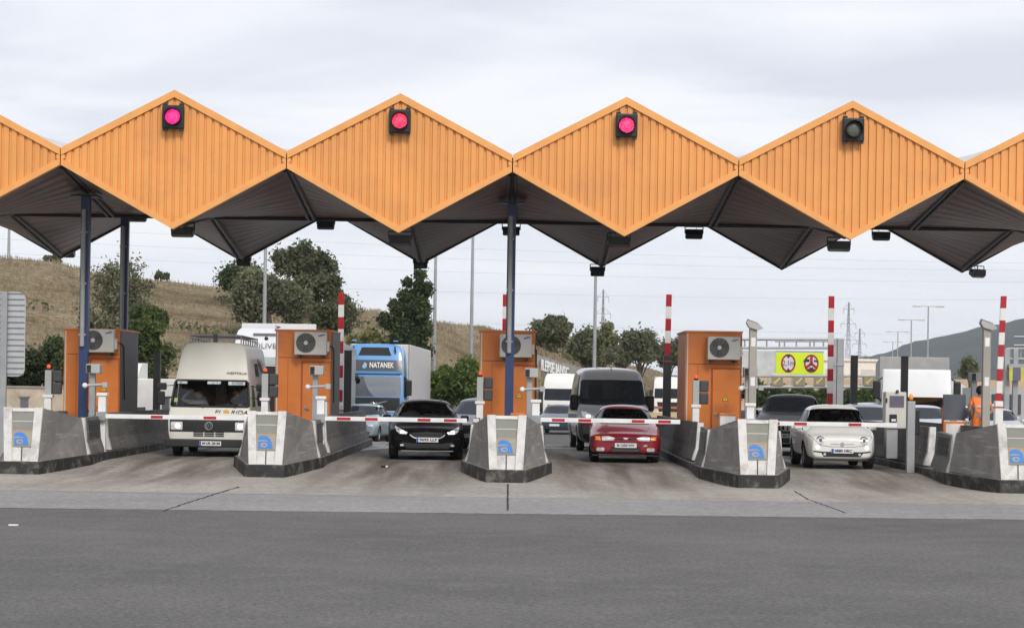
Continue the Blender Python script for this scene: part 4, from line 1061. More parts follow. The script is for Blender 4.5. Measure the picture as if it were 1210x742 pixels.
decal(bv, [(.05 * math.cos(t), .578 + .05 * math.sin(t)) for t in [2 * math.pi * k / 16 for k in range(16)]], M_chrome, 'badge', r, .010, .01, step=.03)
lg = decal(bv, [(-.50, .405), (-.42, .29), (.42, .29), (.50, .405)], M_trim, 'lower_grille', r, .006, .012, step=.05)
for s in (-1, 1): decal(bv, rrect(s * .40, .345, .06, .06, .028), M_lamp, 'fog_light', r, .010, .006, step=.03)
plate(r, 0, front_y(bv, 0, .43) - .02, .425, '0880 HRC', w_=.50)
b = MB(); b.box(-.62, .62, .02, .05, .20, .23, M_trim); b.build('valance', r)
occupant(r, -.34, 1.72, .58, 'lap', (sh_black, tr_dark, SKIN2), 'passenger in black inside the small white car', sc=.97, hair='bun')
occupant(r, .34, 1.72, .58, 'wheel', (sh_grey, tr_dark, SKIN1), 'driver in grey at the wheel of the small white car', sc=.98)
# ---- big black off-roader behind it
P = dict(L=4.9, W=1.94, belt=1.12, belt2=1.18, cowl=(1.30, 1.18), tip=(.35, .98), nose_z=.92, roof_f=(2.10, 1.70), roof_r=(3.9, 1.68), deck=(4.6, 1.2), tail_z=1.15, wheels=(.95, 3.85), wr=.37, nose_w=.88, zb=.28)
r, bv = car('black_suv', 'large black off-roader with a ringed badge, behind the small white car', 'car', 7.80, 56.5, R(-9.), P, paint('deep_black', (.008, .008, .010), 0, .22), None, M_glassd)
decal(bv, [(-.45, .86), (.45, .86), (.50, .45), (.38, .36), (-.38, .36), (-.50, .45)], M_grille, 'grille', r, .006, .012, step=.07)
b = MB(); yy = front_y(bv, 0, .78) - .03
for k in range(4):
    cx = -.165 + .11 * k; b.tube([(cx + .075 * math.cos(t), yy - .004 * k, .765 + .075 * math.sin(t)) for t in [2 * math.pi * i / 20 for i in range(21)]], .014, M_chrome if 0 else M_white, 6, cap=False)
b.build('badge', r)
for s in (-1, 1): decal(bv, [(s * .56, .84), (s * .84, .88), (s * .86, .76), (s * .58, .74)], M_lamp, 'headlight', r, .006, .012, step=.05)
b = MB(); b.tube([(-.8, .02, .34), (.8, .02, .34)], .025, M_steel, 6); b.build('splitter', r)
plate(r, 0, front_y(bv, 0, .55) - .02, .55, '4312 KDT')
occupant(r, .40, 2.45, .72, 'wheel', (sh_blue, tr_dark, SKIN1), 'driver in dark blue inside the black off-roader')
# ---- grey panel van
P = dict(L=5.9, W=2.05, belt=1.32, belt2=1.32, cowl=(.78, 1.34), tip=(.26, 1.05), nose_z=.96, roof_f=(1.62, 2.36), roof_r=(5.5, 2.42), deck=(5.72, 1.4), tail_z=1.35, wheels=(.92, 4.3), wr=.35, nose_w=.88, zb=.26,
         g0=1.0, g1=.90, ws_t=2.02, ws_b=1.33, van=1, bpillar=2.15, mir_s=(.26, .46, .16), mir_y=.30)
pg = paint('warm_grey', (.145, .140, .135), .25, .38)
P['mir_m'] = M_black
r, bv = car('panel_van', 'tall grey panel van waiting behind the red car', 'van', 2.98, 57.4, R(1.5), P, pg, None, M_glassd)
decal(bv, [(-.55, .98), (.55, .98), (.62, .60), (-.62, .60)], M_grille, 'grille', r, .005, .012, step=.08)
for s in (-1, 1):
    h_ = decal(bv, [(s * .58, 1.0), (s * .80, 1.12), (s * .93, 1.14), (s * .90, .98), (s * .66, .88)], M_lamp, 'headlight', r, .007, .014, step=.05)
    if s < 0: decal(bv, rrect(s * .74, 1.0, .14, .09, .04), M_lampon, 'bulb', h_, .013, .006, step=.05)
decal(bv, [(-.9, .50), (.9, .50), (.85, .30), (-.85, .30)], M_trim, 'bumper', r, .006, .02, step=.1)
b = MB(); yy = 1.60; b.box(-.035, .035, yy - .12, yy, 2.02, 2.15, M_black, .015); b.tube([(0, yy - .05, 2.12), (0, yy + .06, 2.42)], .012, M_black, 6); b.build('aerial', r)
for s in (-1, 1): decal(bv, [(s * .80, 2.05), (s * .815, 2.05), (s * .80, 2.36), (s * .78, 2.36)], M_steel, 'roof_seam', r, .004, .006, step=.08)
occupant(r, .46, 1.95, 1.0, 'wheel', (sh_black, tr_dark, SKIN1), 'driver in black inside the tall grey van', hair='short')
b = MB(); b.box(-.75, -.35, 1.0, 1.16, 1.395, 1.41, M_white); b.build('papers', r)

# ---- cream camper van with high roof
root = thing('camper_van', 'cream camper van with high roof and roof rack, two people in front', 'camper van', (-7.13, 48.3, gz(48.3) - .165), R(1.0))
def cs(dy, f=1.0, fz=1.0, rear=False):
    pts = [(0, 0, .47), (.86, 0, .47), (.96, .0, .56), (1.0, .0, .85), (.995, .02, 1.16), (.955, .13, 1.34), (.92, .36, 1.88), (.885, .44, 2.02), (.82, .66, 2.52), (.76, .86, 2.86), (.55, .93, 2.91), (0, .96, 2.91)]
    return [(x * f, (0 if rear else y) + dy, z) for x, y, z in pts]
S = [cs(0, .955), cs(.04, .985), cs(.16, 1.0), cs(.6, 1.0), cs(1.4, 1.0), cs(3.0, 1.0), [(x, 4.75, z) for x, y, z in cs(0)], [(x * .97, 4.95, z) for x, y, z in cs(0)], [(x * .93, 5.0, z) for x, y, z in cs(0)]]
M_camper = mat('camper_cream', (.68, .67, .60), .38, var=.05, coat=.3, stain=(.40, .38, .32), stain_amt=.3)
body = loft('body', S, [M_camper, M_int]); bv = bvh_of(body)
ws = [(-.90, 1.36), (.90, 1.36), (.93, 1.40), (.875, 1.93), (.82, 1.985), (-.82, 1.985), (-.875, 1.93), (-.93, 1.40)]
c1 = MB(); c1.prism([(x * .985, z) for x, z in ws], 'y', -1, 2.0, M_int)
c2 = MB(); c2.prism([(.62, 1.36), (1.3, 1.36), (1.3, 1.88), (.85, 1.88)], 'x', -2, 2, M_int)
cuts = [c1, c2]
for y in (.95, 3.6):
    for s in (-1, 1): c = MB(); c.disc((s * .68, y, .495), .40, 'x', s * .6, M_int, 32); cuts.append(c)
cut(body, cuts, M_int); finish(body, root)
decal(bv, ws, glass('camper_glass', (.82, .84, .82)), 'windshield', root, .004, 0, step=.1)
# black rubber seal round the screen
b = MB(); P_ = []
for i in range(len(ws)):
    (x0, z0), (x1, z1) = ws[i], ws[(i + 1) % len(ws)]
    for k in range(8): x, z_ = x0 + (x1 - x0) * k / 8, z0 + (z1 - z0) * k / 8; P_.append((x, front_y(bv, x, z_) - .004, z_))
P_.append(P_[0]); b.tube(P_, .024, M_black, 6, cap=False); b.build('screen_seal', root)
for s in (-1, 1):
    decal(bv, [(.64, 1.37), (1.29, 1.37), (1.29, 1.87), (.86, 1.87)], M_glass, 'side_window', root, .004, 0, 'side', .1, side=s)
    decal(bv, [(2.0, 2.1), (2.7, 2.1), (2.7, 2.42), (2.0, 2.42)], M_glassb, 'roof_window', root, .006, .01, 'side', .1, side=s)
    decal(bv, [(1.8, 1.4), (2.9, 1.4), (2.9, 1.85), (1.8, 1.85)], M_glassb, 'side_window', root, .006, .01, 'side', .1, side=s)
gb = decal(bv, [(-.93, 1.045), (.93, 1.045), (.93, .76), (-.93, .76)], M_grille, 'grille', root, .006, .014, step=.1)
b = MB(); yy = front_y(bv, 0, .9) - .02
for k in range(6): b.box(-.62, .62, yy - .012, yy, .795 + .04 * k, .803 + .04 * k, M_dgrey)
b.build('slat', gb)
b = MB(); yy -= .006
b.tube([(.088 * math.cos(t), yy - .01, .905 + .088 * math.sin(t)) for t in [2 * math.pi * i / 24 for i in range(25)]], .011, M_steel, 6, cap=False)
for pl in ([(-.035, .972), (0, .915), (.035, .972)], [(-.062, .945), (-.03, .85), (0, .90), (.03, .85), (.062, .945)]): b.tube([(x, yy - .012, z_) for x, z_ in pl], .008, M_steel, 5)
b.build('badge', root)
for s in (-1, 1):
    h_ = decal(bv, rrect(s * .765, .90, .28, .19, .02), M_lamp, 'headlight', root, .016, .012, step=.06)
    decal(bv, rrect(s * .74, .90, .13, .11, .04), M_lampw if s < 0 else M_lampon, 'bulb', h_, .022, .006, step=.06)
    decal(bv, rrect(s * .965, .62, .10, .09, .02), M_ind, 'indicator', root, .006, .01, step=.05)
b = MB()
for r_ in range(3):
    for (xa, xb) in ((-.36, -.13), (-.10, .13), (.16, .36)): b.box(xa, xb, -.012, .02, .655 + .045 * r_, .682 + .045 * r_, M_black)
b.build('vent_slots', root)
b = MB(); b.box(-1.03, 1.03, -.09, .12, .40, .59, M_trim, .03); b.build('bumper', root)
plate(root, .05, -.092, .49, 'M·UR 281M', size=.085)
M_flo = mat('dark_lettering', (.03, .03, .02), .5); M_flo2 = mat('sun_orange', (.75, .42, .06), .5)
y1 = front_y(bv, .3, 1.24) - .012
text('FL', .15, M_flo, 'lettering', root, (.205, y1, 1.225), shear=.25, width=.18)
text('RIDA', .15, M_flo, 'lettering', root, (.70, y1, 1.225), shear=.3, width=.40)
b = MB()
b.disc((.40, y1 - .004, 1.225), .062, 'y', .006, M_flo2, 20)
for k in range(10):
    t = 2 * math.pi * k / 10; b.prism([(.40 + .06 * math.cos(t - .2), 1.225 + .06 * math.sin(t - .2)), (.40 + .06 * math.cos(t + .2), 1.225 + .06 * math.sin(t + .2)), (.40 + .09 * math.cos(t), 1.225 + .09 * math.sin(t))], 'y', y1 - .003, y1 + .002, M_flo2)
b.build('sun_emblem', root)
y1 = front_y(bv, .60, 2.165) - .022
text('WESTFALIA', .085, M_flo, 'lettering', root, (.58, y1, 2.165), rot=(math.pi / 2 - .42, 0, 0), shear=.15, bold=0, width=.48)
# stickers along the top of the screen
b = MB()
for (xa, xb, z0, z1) in ((-.82, -.58, 1.90, 1.96), (-.10, .22, 1.90, 1.965), (.40, .80, 1.88, 1.965)):
    y_ = front_y(bv, (xa + xb) / 2, (z0 + z1) / 2) - .006; b.add([(xa, front_y(bv, xa, z0) - .006, z0), (xb, front_y(bv, xb, z0) - .006, z0), (xb, front_y(bv, xb, z1) - .006, z1), (xa, front_y(bv, xa, z1) - .006, z1)], [(0, 1, 2, 3)], mat('sticker', (.45, .48, .50), .5, var=.4, scale=20))
b.add([(-.86, front_y(bv, -.86, 1.46) - .007, 1.46), (-.78, front_y(bv, -.78, 1.46) - .007, 1.46), (-.78, front_y(bv, -.78, 1.56) - .007, 1.56), (-.86, front_y(bv, -.86, 1.56) - .007, 1.56)], [(0, 1, 2, 3)], mat('sticker_green', (.35, .42, .10), .5))
b.build('sticker', root)
for x0 in (-.15, .62):      # wipers
    b = MB(); b.tube([(x0, front_y(bv, x0, 1.34) - .02, 1.33), (x0 - .10, front_y(bv, x0 - .1, 1.41) - .03, 1.41)], .012, M_black, 5); b.tube([(x0 - .45, front_y(bv, x0 - .45, 1.40) - .03, 1.395), (x0 + .05, front_y(bv, x0, 1.41) - .03, 1.415)], .012, M_black, 5); b.build('wiper', root)
for s in (-1, 1):
    for (zz, hh, ww) in ((1.83, .17, .26), (1.55, .33, .18)):
        b = MB(); b.box(s * 1.20 - ww / 2, s * 1.20 + ww / 2, .32, .42, zz - hh / 2, zz + hh / 2, M_black, .03)
        b.tube([(s * 1.2, .40, zz), (s * .93, .55, zz + .03)], .012, M_black, 6); b.build('mirror', root)
    for y in (.95, 3.6): wheel(root, s * .86, y, .33, .2, s, .165)
b = MB()     # roof rack
zr = 3.08
for x in (-.62, .62): b.tube([(x, 1.0, zr), (x, 4.6, zr)], .02, M_steel, 6); b.tube([(x, 1.0, zr - .08), (x, 4.6, zr - .08)], .016, M_steel, 6)
for k in range(8):
    y = 1.0 + k * .51; b.tube([(-.62, y, zr), (.62, y, zr)], .018, M_steel, 6)
    for x in (-.62, .62): b.tube([(x, y, zr), (x, y, 2.80)], .016, M_steel, 6)
b.tube([(-.62, 1.0, zr - .08), (.62, 1.0, zr - .08)], .016, M_steel, 6); b.box(-.05, .05, .97, 1.03, 2.88, zr + .04, M_dgrey); b.build('roof_rack', root)
b = MB()      # ladder frame on the side of the roof
for y in (2.9, 3.25): b.tube([(1.02, y, 1.3), (.98, y, 2.05), (.72, y, 2.78), (.6, y, 2.86)], .018, M_steel, 6)
for k in range(6): t = k / 5; b.tube([(1.02 - .1 * t, 2.9, 1.4 + 1.0 * t), (1.02 - .1 * t, 3.25, 1.4 + 1.0 * t)], .014, M_steel, 5)
b.build('ladder', root)
for x in (-.5, .5): seat(root, x, 1.5, 1.2, .50)
b = MB(); b.box(-.86, .86, .42, .85, 1.30, 1.385, M_int, .02); b.build('dashboard', root)
b = MB(); b.box(-.10, .16, 1.96, 1.985, 1.37, 1.98, mat('camper_curtain', (.22, .20, .17), .8)); b.build('curtain', root)
b = MB(); b.box(-.12, .12, .62, .65, 1.84, 1.90, M_black, .01); b.build('rear_mirror', root)
steering(root, .50, .95, 1.46, .21, .9)
occupant(root, -.42, 1.20, .92, 'raised', (sh_pale, tr_dark, SKIN1), 'passenger with one hand raised to the head in the cream camper van', sc=1.0, hair='bun')
occupant(root, .50, 1.32, .98, 'wheel', (sh_black, tr_dark, SKIN1), 'driver in black looking aside at the wheel of the cream camper van', turn=R(-62))

# --------------------------------------------------------------- lorries
def cab_sections(hw, zb, zt, dy, top_slope=.35, f=1.):
    pts = [(0, 0, zb), (hw * .9, 0, zb), (hw * .99, 0, zb + .15), (hw, 0, zb + .9), (hw, .02, 1.75), (hw * .985, .12, 2.3), (hw * .97, .22, 2.75), (hw * .96, .30, 3.1), (hw * .9, .30 + top_slope * .8, zt - .12), (hw * .72, .30 + top_slope, zt - .02), (0, .30 + top_slope, zt)]
    return [(x * f, y + dy, z) for x, y, z in pts]
def lorry(name, label, X, D, rz, m_cab, zt, box, m_box, z=None, boxz=(1.0, 4.0), glassm=None, ws=(1.80, 2.62), group=None):
    root = thing(name, label, 'lorry', (X, D, gz(D) if z is None else z), rz, group)
    root.rotation_euler[0] = math.atan((gz(D + 9) - gz(D + 1.4)) / 7.6)
    hw = 1.25
    S = [cab_sections(hw, .38, zt, 0, f=.95), cab_sections(hw, .34, zt, .05, f=.985), cab_sections(hw, .34, zt, .25), cab_sections(hw, .36, zt, 1.0)]
    S += [[(x, 2.25, z_) for x, y, z_ in cab_sections(hw, .6, zt + .02, 0)], [(x * .98, 2.3, z_) for x, y, z_ in cab_sections(hw, .6, zt, 0)]]
    body = loft('cab', S, [m_cab, M_int]); bv = bvh_of(body)
    z0, z1 = ws; w_ = [(-1.08, z0), (1.08, z0), (1.13, z0 + .05), (1.10, z1 - .04), (1.05, z1), (-1.05, z1), (-1.10, z1 - .04), (-1.13, z0 + .05)]
    c1 = MB(); c1.prism(w_, 'y', -1, 1.6, M_int); c2 = MB(); c2.prism([(.32, z0), (1.05, z0 + .0), (1.05, z1 - .05), (.42, z1 - .05)], 'x', -2, 2, M_int)
    c3 = [MB().disc((s * .95, 1.45, .52), .60, 'x', s * .8, M_int, 32) for s in (-1, 1)]
    cut(body, [c1, c2] + c3, M_int); finish(body, root)
    decal(bv, [(x * 1.01, z_) for x, z_ in w_], glassm or M_glass, 'windshield', root, .004, 0, step=.12)
    for s in (-1, 1):
        decal(bv, [(.33, z0), (1.05, z0), (1.05, z1 - .05), (.43, z1 - .05)], M_glassd, 'side_window', root, .004, 0, 'side', .12, side=s)
        for y in (1.45, 5.4, 9.5, 10.8): wheel(root, s * 1.05, y, .50, .30, s) if y < 2 or box > 8 else None
        if box <= 8: wheel(root, s * 1.05, 5.6, .46, .4, s)
        b = MB(); b.box(s * 1.42 - .13, s * 1.42 + .13, .25, .42, 1.85, 2.5, M_black, .05); b.tube([(s * 1.42, .35, 2.45), (s * 1.2, .5, 2.62)], .025, M_black, 6); b.tube([(s * 1.42, .35, 1.9), (s * 1.2, .5, 1.75)], .025, M_black, 6); b.build('mirror', root)
    b = MB(); b.box(-1.27, 1.27, 2.75, 2.75 + box, boxz[0], boxz[1], m_box, .03); bx = b.build('cargo_box', root)
    b = MB()
    for x in (-1.255, 1.195):
        for zz in (boxz[0] - .005, boxz[1] - .055): b.box(x, x + .06, 2.745, 2.75 + box + .005, zz, zz + .06, M_steel)
        b.box(x, x + .06, 2.742, 2.8, boxz[0], boxz[1], M_steel)
    b.build('frame_edge', bx)
    b = MB(); b.box(-.45, .45, 1.0, 2.7 + box, .55, .95, M_trim); b.build('chassis', root)
    b = MB(); b.box(-1.05, 1.05, .55, .9, z0 - .25, z0 + .02, M_int); b.build('dashboard', root)
    for x in (-.6, .6): seat(root, x, 1.35, z0, .62)
    return root, bv
# blue lorry with its name above the screen
p_blue = paint('sky_blue', (.10, .30, .62), 0, .3)
X, _ = at(441.5, 500, 83.5)
r, bv = lorry('blue_lorry', 'sky blue lorry with white name above its windscreen and a white trailer', X, 83.0, R(-1.5), p_blue, 3.98, 13.3, mat('trailer_white', (.62, .60, .58), .45, var=.06), boxz=(.95, 4.0), glassm=glass('lorry_glass', (.55, .6, .6), ior=3.2))
decal(bv, [(-.55, 3.82), (.55, 3.82), (.68, 3.48), (-.68, 3.48)], M_int, 'roof_hatch', r, .006, .02, step=.12)
v = decal(bv, [(-1.15, 3.30), (1.15, 3.30), (1.16, 2.72), (-1.16, 2.72)], mat('visor_dark', (.05, .055, .065), .3), 'sun_visor', r, .05, .05, step=.15)
tx = text('NATANEK', .30, M_white, 'lettering', v, (.30, front_y(bv, .2, 3.05) - .075, 3.08), rot=(math.pi / 2 - .12, 0, 0), bold=.008, width=1.0)
b = MB(); yy = front_y(bv, -.75, 3.0) - .075; b.prism([(-.50, 3.02), (-.40, 3.20), (-.30, 3.14), (-.32, 2.98), (-.44, 2.94)], 'y', yy, yy + .01, mat('emblem_paleblue', (.35, .55, .75), .4)); b.build('emblem', v)
b = MB(); b.box(-1.1, 1.1, front_y(bv, 0, 2.8) - .10, front_y(bv, 0, 2.8) - .06, 2.74, 2.84, p_blue); b.build('visor_strip', v)
gdk = decal(bv, [(-1.08, 1.76), (1.08, 1.76), (1.10, 1.20), (-1.10, 1.20)], M_grille, 'upper_grille', r, .006, .02, step=.15)
b = MB(); yy = front_y(bv, 0, 1.5) - .02
b.prism([(-.95, 1.22), (-.80, 1.22), (.62, 1.62), (.48, 1.62)], 'y', yy - .012, yy, M_chrome)
b.tube([(.12 * math.cos(t) - .02, yy - .02, 1.43 + .12 * math.sin(t)) for t in [2 * math.pi * i / 20 for i in range(21)]], .025, M_chrome, 6, cap=False)
b.prism([(.07, 1.52), (.16, 1.60), (.15, 1.52)], 'y', yy - .03, yy - .01, M_chrome); b.build('emblem', gdk)
b = MB(); b.box(-1.05, .95, yy - .01, yy, 1.185, 1.215, M_white); b.build('white_line', r)
decal(bv, [(-1.0, 1.02), (1.0, 1.02), (.95, .58), (-.95, .58)], M_grille, 'lower_grille', r, .006, .02, step=.15)
for s in (-1, 1): decal(bv, [(s * .98, 1.02), (s * 1.2, 1.08), (s * 1.2, .76), (s * 1.02, .74)], M_lamp, 'headlight', r, .006, .02, step=.1)
b = MB(); b.box(-1.2, 1.2, -.05, .1, .33, .53, p_blue, .03); b.box(-.26, .26, -.062, -.05, .37, .49, M_plate); b.build('bumper', r)
b = MB(); b.sphere((-.72, -.15, 2.58), (.13, .09, .15), M_black, 12); b.tube([(-.72, -.12, 2.6), (-.85, .2, 2.85)], .02, M_black, 6); b.build('kerb_mirror', r)
for x in (-.85, .85):
    b = MB(); b.tube([(x, .42, 3.6), (x - .03, .40, 3.85)], .035, M_black, 7); b.tube([(x - .1, .42, 4.08), (x + .1, .44, 4.08)], .03, p_blue, 6); b.build('air_horn', r)
# white lorry behind the camper van
p_wh = paint('lorry_white', (.70, .71, .73), 0, .32)
M_boxg = mat('box_grey', (.36, .375, .38), .5, var=.08)
X, _ = at(318, 440, 68)
r, bv = lorry('white_lorry', 'white lorry with its name on the roof spoiler, behind the cream camper van', X, 67.2, R(-1.7), p_wh, 3.62, 13.2, M_boxg, boxz=(1.0, 3.86), ws=(1.75, 2.45))
b = MB(); S_ = [(.25, 3.30), (2.6, 3.50), (2.6, 3.86), (1.5, 3.95), (.9, 3.80)]
b.prism([(2.60, 3.40), (2.72, 3.40), (2.72, 4.02), (2.60, 4.02)], 'x', -1.28, 1.28, p_wh)
b.prism([(.62, 3.5), (2.3, 3.5), (2.3, 3.80), (1.5, 3.78), (.9, 3.66)], 'x', -1.12, 1.12, p_wh); sp = b.build('roof_spoiler', r)
b = MB(); yy = 2.597
b.prism([(-.18, 3.84), (-.02, 3.90), (-.16, 3.94), (-.02, 3.935), (.08, 3.90), (-.04, 3.85)], 'y', yy - .008, yy - .001, mat('navy_mark', (.03, .06, .18), .5)); b.build('logo', sp)
yy = front_y(bv, 0, 2.85) - .02
text('OLIVER', .26, mat('lettering_grey', (.10, .12, .15), .5), 'lettering', r, (-.02, front_y(bv, 0, 3.1) - .05, 3.12), rot=(math.pi / 2 - .2, 0, 0), width=.92)
b = MB(); b.sphere((-.10, front_y(bv, -.10, 3.38) - .03, 3.38), (.07, .03, .07), M_black, 10); b.box(-.55, 1.0, front_y(bv, 0, 3.44) - .03, front_y(bv, 0, 3.44) + .1, 3.50, 3.56, M_mgrey); b.build('roof_marker', r)
decal(bv, [(-1.12, 2.75), (1.12, 2.75), (1.14, 2.50), (-1.14, 2.50)], mat('visor_tint', (.35, .42, .42), .2), 'sun_visor', r, .03, .03, step=.15)
decal(bv, [(-1.0, 1.45), (1.0, 1.45), (.95, .75), (-.95, .75)], M_grille, 'grille', r, .006, .02, step=.15)
for s in (-1, 1): decal(bv, rrect(s * 1.0, .62, .3, .2, .04), M_lamp, 'headlight', r, .006, .02, step=.1)
b = MB(); b.box(.55, 1.2, .0, .06, 2.0, 2.5, M_navy); b.build('side_stripe', r)
# two white lorries far back, either side of the grey van
X, _ = at(659, 470, 150)
r, bv = lorry('white_lorry', 'far white lorry in front of the graffiti wall', X, 142, R(-6), paint('far_white', (.78, .78, .76), 0, .35), 3.7, 12.5, mat('trailer_offwhite', (.6, .6, .58), .5), z=-.62, boxz=(1.0, 3.7))
decal(bv, [(-.9, 1.5), (.9, 1.5), (.75, .7), (-.75, .7)], M_grille, 'grille', r, .01, .02, step=.2)
for s in (-1, 1): decal(bv, rrect(s * 1.0, .8, .35, .25, .06), M_lamp, 'headlight', r, .01, .02, step=.12)
X, _ = at(785, 470, 172)
r, bv = lorry('white_lorry', 'far white lorry beside the lone striped pole near the red car', X, 168, R(-6), MATS['paint_far_white'], 3.6, 12.5, MATS['trailer_offwhite'], z=-.45, boxz=(1.0, 3.6))
decal(bv, [(-.9, 1.5), (.9, 1.5), (.75, .7), (-.75, .7)], M_grille, 'grille', r, .01, .02, step=.2)
for s in (-1, 1): decal(bv, rrect(s * 1.0, .8, .35, .25, .06), M_lamp, 'headlight', r, .01, .02, step=.12)
b = MB(); b.box(-1.2, 1.2, -.04, .1, .95, 1.15, mat('brown_stripe', (.35, .13, .05), .5)); b.build('bumper_strip', r)
# grey lorry with covered box and white wind deflector
X, _ = at(1080, 480, 73)
r, bv = lorry('box_lorry', 'lorry with grey tarpaulin box and big white wind deflector, right of the ticket machine', X, 72.5, R(-9), paint('lorry_white2', (.74, .75, .76), 0, .3), 2.22, 7.0, mat('tarpaulin_grey', (.33, .33, .32), .7, var=.1, bump=.6, bscale=2.5), boxz=(.95, 3.46), ws=(1.36, 1.92), glassm=glass('lorry_glass_teal', (.3, .42, .44), ior=2.2))
b = MB(); b.prism([(.70, 2.1), (2.2, 2.1), (2.2, 2.66), (1.7, 2.64), (1.05, 2.45)], 'x', -1.12, 1.12, MATS['paint_lorry_white2']); b.build('wind_deflector', r)
decal(bv, [(-.9, 1.2), (.9, 1.2), (.8, .8), (-.8, .8)], M_grille, 'grille', r, .01, .02, step=.2)

# --------------------------------------------------------------- more cars in the queue
Pm = dict(L=4.3, W=1.78, belt=.95, belt2=1.0, cowl=(1.1, 1.0), tip=(.36, .82), nose_z=.75, roof_f=(1.9, 1.46), roof_r=(3.3, 1.44), deck=(4.0, 1.05), tail_z=1.02, wheels=(.85, 3.45), wr=.31, nose_w=.86)
def plain_car(name, label, X, D, rz, col, P=Pm, gl=None, metal=.3, lit=False, cat='car'):
    r, bv = car(name, label, cat, X, D, rz, P, paint(name + '_%d' % len(MATS), col, metal, .32), LANE, gl or M_glassb)
    t = P['tip'][1]
    decal(bv, [(-.35, t - .1), (.35, t - .1), (.32, t - .22), (-.32, t - .22)], M_grille, 'grille', r, .006, .012, step=.1)
    for s in (-1, 1): decal(bv, [(s * .5, t - .1), (s * .74, t - .05), (s * .76, t - .16), (s * .52, t - .2)], M_lampon if lit else M_lamp, 'headlight', r, .006, .012, step=.07)
    decal(bv, rrect(0, t - .36, .5, .11, .01), M_plate, 'number_plate', r, .012, .012, step=.15)
    decal(bv, [(-.6, .42), (.6, .42), (.55, .28), (-.55, .28)], M_trim, 'lower_grille', r, .005, .012, step=.12)
    return r, bv
def pc(px, D, *a, dx=0, **k):
    X, _ = at(px, 500, D); return plain_car(a[0], a[1], X + dx, D, *a[2:], **k)
Ps = dict(Pm, L=3.7, W=1.66, roof_r=(3.0, 1.48), roof_f=(1.6, 1.5), cowl=(.85, 1.03), deck=(3.5, 1.05), wheels=(.75, 3.1), belt=.97)
pc(419, 78, 'pale_car', 'pale blue small car half hidden by the island, in front of the blue lorry', R(-8), (.30, .38, .42), P=Ps)
pc(561, 54.5, 'silver_car', 'dark silver car close behind the right side of the black hatchback', R(-9), (.10, .11, .14), metal=.5, dx=-.15)
pc(577, 66, 'white_car', 'white roofed car behind the dark silver car, left of the central booth', R(-9), (.62, .64, .68))
pc(583, 80, 'grey_car', 'grey car farthest back beside the central orange booth', R(-9), (.16, .17, .2))
pc(655, 100, 'blue_car', 'dark blue car in front of the far white lorry near the graffiti wall', R(-8), (.05, .06, .11), lit=True)
pc(884, 72, 'grey_car', 'grey estate car behind the tall camera post beside the black off-roader', R(-6), (.2, .21, .23), dx=.2)
pc(888, 92, 'white_car', 'small white car roof beyond the grey estate car, by the tall camera post', R(-6), (.68, .69, .7), dx=.5)
pc(1020, 55.5, 'blue_car', 'dark blue windowed silver car just behind the small white car on its right', R(-4), (.5, .52, .55), dx=.25)
pc(1090, 63, 'silver_car', 'silver car with dark blue windscreen in front of the grey tarpaulin lorry', R(-5), (.55, .57, .6), dx=.2)
Pv = dict(Pm, L=4.4, W=1.83, belt=1.15, belt2=1.15, cowl=(.9, 1.2), tip=(.3, .95), nose_z=.88, roof_f=(1.55, 1.82), roof_r=(4.0, 1.84), deck=(4.25, 1.25), tail_z=1.2, g1=.74, wheels=(.85, 3.5), van=1, bpillar=2.1)
pc(1034, 76, 'white_van', 'small white van with rounded roof behind the silver car and dark post', R(-6), (.72, .73, .75), P=Pv, cat='van')
pc(1128, 80, 'white_van', 'white van in the far queue, partly hidden by the dark notice board', R(-8), (.72, .72, .73), P=Pv, cat='van')
pc(1163, 92, 'white_van', 'far white van seen behind the head of the orange vested worker', R(-8), (.72, .72, .73), P=Pv, cat='van', dx=.6)
pc(1172, 66, 'silver_car', 'silver car to the right of the orange vested worker', R(-6), (.42, .44, .46), dx=.3)
r, bv = pc(1196, 56, 'red_car', 'red car half out of view at the right edge, black mesh on its window', R(-150), (.32, .01, .02), metal=0, dx=.8)
# white truck seen past the left booth
X, Z = at(176, 470, 66)
r = thing('trailer', 'white trailer with red tail lamp seen between the left booth and the camper van', 'trailer', (X, 65, gz(68)), R(4)); r.location.x = X
b = MB(); b.box(-1.25, 1.6, 0, 7, .62, 1.98, mat('trailer_panel', (.74, .74, .72), .5, var=.06), .03); b.build('box', r)
b = MB(); b.box(-1.2, 1.55, -.03, 0, .40, .615, M_trim); b.box(-1.2, 1.55, -.06, -.031, .62, .68, M_steel); b.build('bumper', r)
for x in (-.1, 1.35): b = MB(); b.box(x - .16, x + .16, -.05, -.002, .86, 1.05, M_tail, .01); b.build('tail_lamp', r)
for s in (-1.0, 1.35): wheel(r, s, 2.0, .42, .25, 1 if s > 0 else -1); wheel(r, s, 5.0, .42, .25, 1 if s > 0 else -1)
b = MB(); b.prism([(0, 1.98), (3, 1.98), (3, 2.5), (1.2, 2.45)], 'x', -1.2, -.2, MATS['trailer_panel']); b.build('front_box', r)
